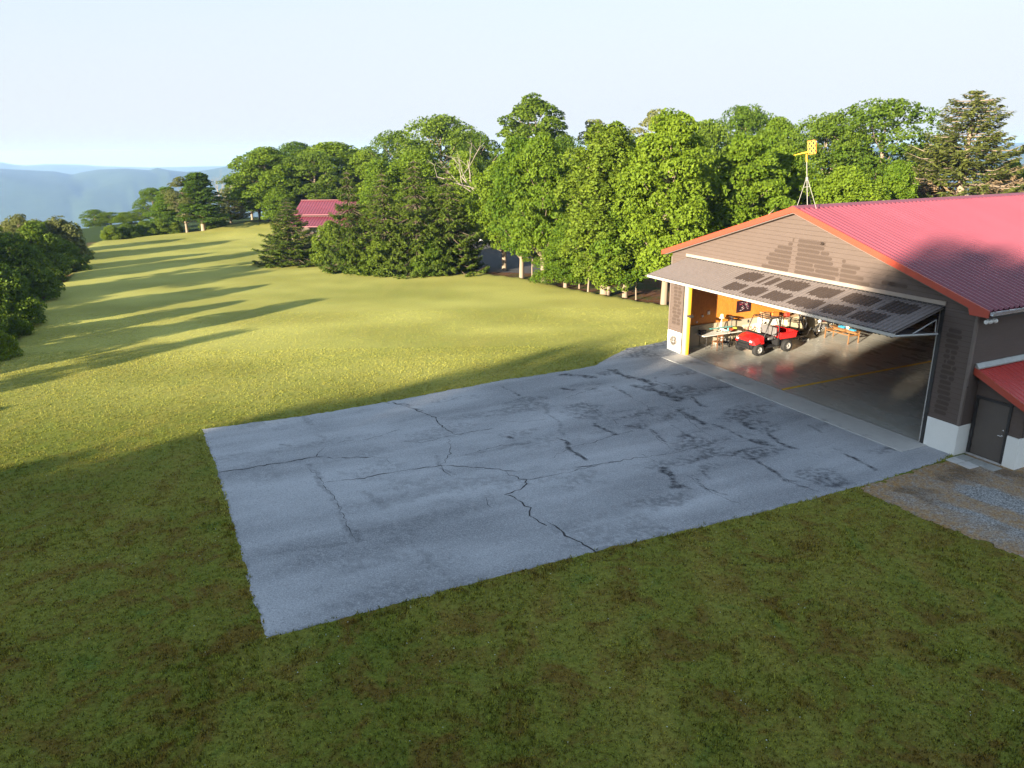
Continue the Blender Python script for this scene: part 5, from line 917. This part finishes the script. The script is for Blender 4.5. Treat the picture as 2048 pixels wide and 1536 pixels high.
# white car glimpsed under the trees
cp = AT(962, 482, 88); M_CARW = simple('white_car_paint', (.80, .80, .79), .3, var=.03)
ca = empty('parked_car', (cp[0], cp[1], -.225), .1, 'white parked car glimpsed between the spruces and the trunk row', 'car')
mb = MB(); mb.prism([(-2.1, .35), (2.1, .35), (2.15, .75), (1.9, .92), (1.2, .98), (.7, 1.42), (-1.2, 1.45), (-1.9, 1.0), (-2.1, .9)], -.85, .85, 'y'); mb.build('body', M_CARW, ca, .05)
mb = MB(); mb.prism([(1.05, 1.0), (.65, 1.36), (-1.1, 1.38), (-1.6, 1.02)], -.865, .865, 'y'); mb.build('window', M_DARKMET, ca)
for x in (-1.3, 1.3):
    for y in (-.8, .8): mb = MB(); mb.lathe([(0, -.1), (.28, -.1), (.33, -.06), (.33, .06), (.28, .1), (0, .1)], 16, 'y', (x, y, .33)); mb.build('wheel', M_TYRE, ca)
for y in (-.6, .6): mb = MB(); mb.box(2.09, 2.165, y-.18, y+.18, .62, .76); mb.build('headlight', M_LENS, ca)
# ------------------------------------------------------------------ grass blades on the near lawn
rng = np.random.default_rng(99)
def scatter(n, ylo, yhi, pw):
    y = ylo+(yhi-ylo)*rng.random(n)**pw; x = (rng.random(n)*2-1)*(y*.78+7); return np.stack([x, y], -1)
def blades(P, h, wd, per):
    n = len(P)*per; C = np.repeat(P, per, 0)+rng.normal(size=(n, 2))*.035; a = rng.random(n)*6.283; ln = rng.random(n)*.75*h; hh_ = h*rng.uniform(.5, 1.35, n); w_ = wd*rng.uniform(.6, 1.4, n); z0 = height(C[:, 0], C[:, 1])-.005
    dx, dy = np.cos(a), np.sin(a); b = rng.random(n)*6.283; V = np.stack([np.stack([C[:, 0]-dx*w_, C[:, 1]-dy*w_, z0], -1), np.stack([C[:, 0]+dx*w_, C[:, 1]+dy*w_, z0], -1), np.stack([C[:, 0]+np.cos(b)*ln, C[:, 1]+np.sin(b)*ln, z0+hh_], -1)], 1)
    return V.reshape(-1, 3), np.arange(3*n).reshape(n, 3)
def on_lawn(P):
    L = toL(P); ok = (sdist(P, LAWN) < -.02) & (sdist(L, APRON) > -.14*rng.random(len(P))**2-.02) & (sdist(L, GRAV) > .0) & ~((L[:, 0] > -.05) & (L[:, 1] > -.1)); return P[ok]
P = on_lawn(scatter(150000, 9.5, 40, 1.15)); V1, Q1 = blades(P, .05, .015, 3)
edge = on_lawn(scatter(60000, 9.5, 60, .9)); Le = toL(edge); edge = edge[sdist(Le, APRON) < .22]; V2, Q2 = blades(edge, .10, .016, 5)
P3 = on_lawn(scatter(60000, 36, 50, 1.)); V3_, Q3 = blades(P3, .035, .014, 2)
# rank tufts
cl = fbm(P[:, 0]*.8, P[:, 1]*.8, 4, 81); PT = P[(cl > .60) & (P[:, 1] < 25)]; PT = PT[rng.random(len(PT)) < .5]; V4, Q4 = blades(PT, .10, .014, 3)
V = np.concatenate([V1, V2, V3_, V4]); Q = np.concatenate([Q1, Q2+len(V1), Q3+len(V1)+len(V2), Q4+len(V1)+len(V2)+len(V3_)])
tint = np.repeat(rng.random(len(Q)), 3)
Pv = V[:, :2]; dryv = (.42+.40*sst(.25, .8, fbm(Pv[:, 0]/7, Pv[:, 1]/4, 4, 9)))*sst(20, 45, Pv[:, 1])
dryv = np.maximum(dryv, .35*(seg_dist(toL(Pv), APRON, True) < .16)*(Pv[:, 1] > 20))
t = NT('grass_blade'); c, f1, f2, f3 = grass_colour(t, True); c = t.mix(t.attr('tint'), t.mix(1., c, (.30, .33, .3), 'MULTIPLY'), t.mix(1., c, (2.5, 2.45, 2.0), 'MULTIPLY'))
d = t.n('ShaderNodeBsdfPrincipled'); t.l(c, d.inputs['Base Color']); d.inputs['Roughness'].default_value = .7; d.inputs['Specular IOR Level'].default_value = .2; tr = t.n('ShaderNodeBsdfTranslucent'); t.l(c, tr.inputs[0]); ms = t.n('ShaderNodeMixShader'); ms.inputs[0].default_value = .3; t.l(d.outputs[0], ms.inputs[1]); t.l(tr.outputs[0], ms.inputs[2]); t.l(ms.outputs[0], t.out.inputs[0])
farv = sst(17, 34, np.hypot(Pv[:, 0], Pv[:, 1])); tint = tint*(1-.55*farv)+.3*.55*farv
gr = np_mesh('grass', V, Q, MATS['grass_blade'], {'tint': tint, 'dry': dryv, 'far': farv}, nper=3); tag(gr, 'short mown grass blades covering the near lawn', 'grass', kind='stuff')
# clover heads
Pc = on_lawn(scatter(900, 9.5, 26, 1.2)); Pc = Pc[fbm(Pc[:, 0]*.5, Pc[:, 1]*.5, 3, 91) > .52]; n = len(Pc); a = rng.random(n)*6.28; r_ = .007+rng.random(n)*.009; zc = height(Pc[:, 0], Pc[:, 1])+.06
V = np.stack([np.stack([Pc[:, 0]+np.cos(a+k*1.5708)*r_, Pc[:, 1]+np.sin(a+k*1.5708)*r_, zc+.008*(k % 2)], -1) for k in range(4)], 1).reshape(-1, 3)
cv = np_mesh('clover_flowers', V, np.arange(4*n).reshape(n, 4), simple('clover_white', (.55, .56, .50), .8)); tag(cv, 'tiny white clover heads dotted through the near lawn', 'clover', kind='stuff')
# ------------------------------------------------------------------ air
mb = MB(); mb.box(-9800, 9800, -9800, 9800, -420, 36); t = NT('air'); pvn = t.n('ShaderNodeVolumePrincipled'); pvn.inputs['Color'].default_value = (.33, .52, .96, 1); pvn.inputs['Absorption Color'].default_value = (.30, .42, .75, 1); pvn.inputs['Density'].default_value = 1.8e-4; pvn.inputs['Anisotropy'].default_value = .1; t.l(pvn.outputs[0], t.out.inputs['Volume'])
hb = mb.build('haze', t.m); tag(hb, 'pale blue morning haze', 'haze', kind='stuff'); hb.display_type = 'WIRE'
print('TREES', nplant, 'POLYS', sum(len(m.polygons) for m in bpy.data.meshes))
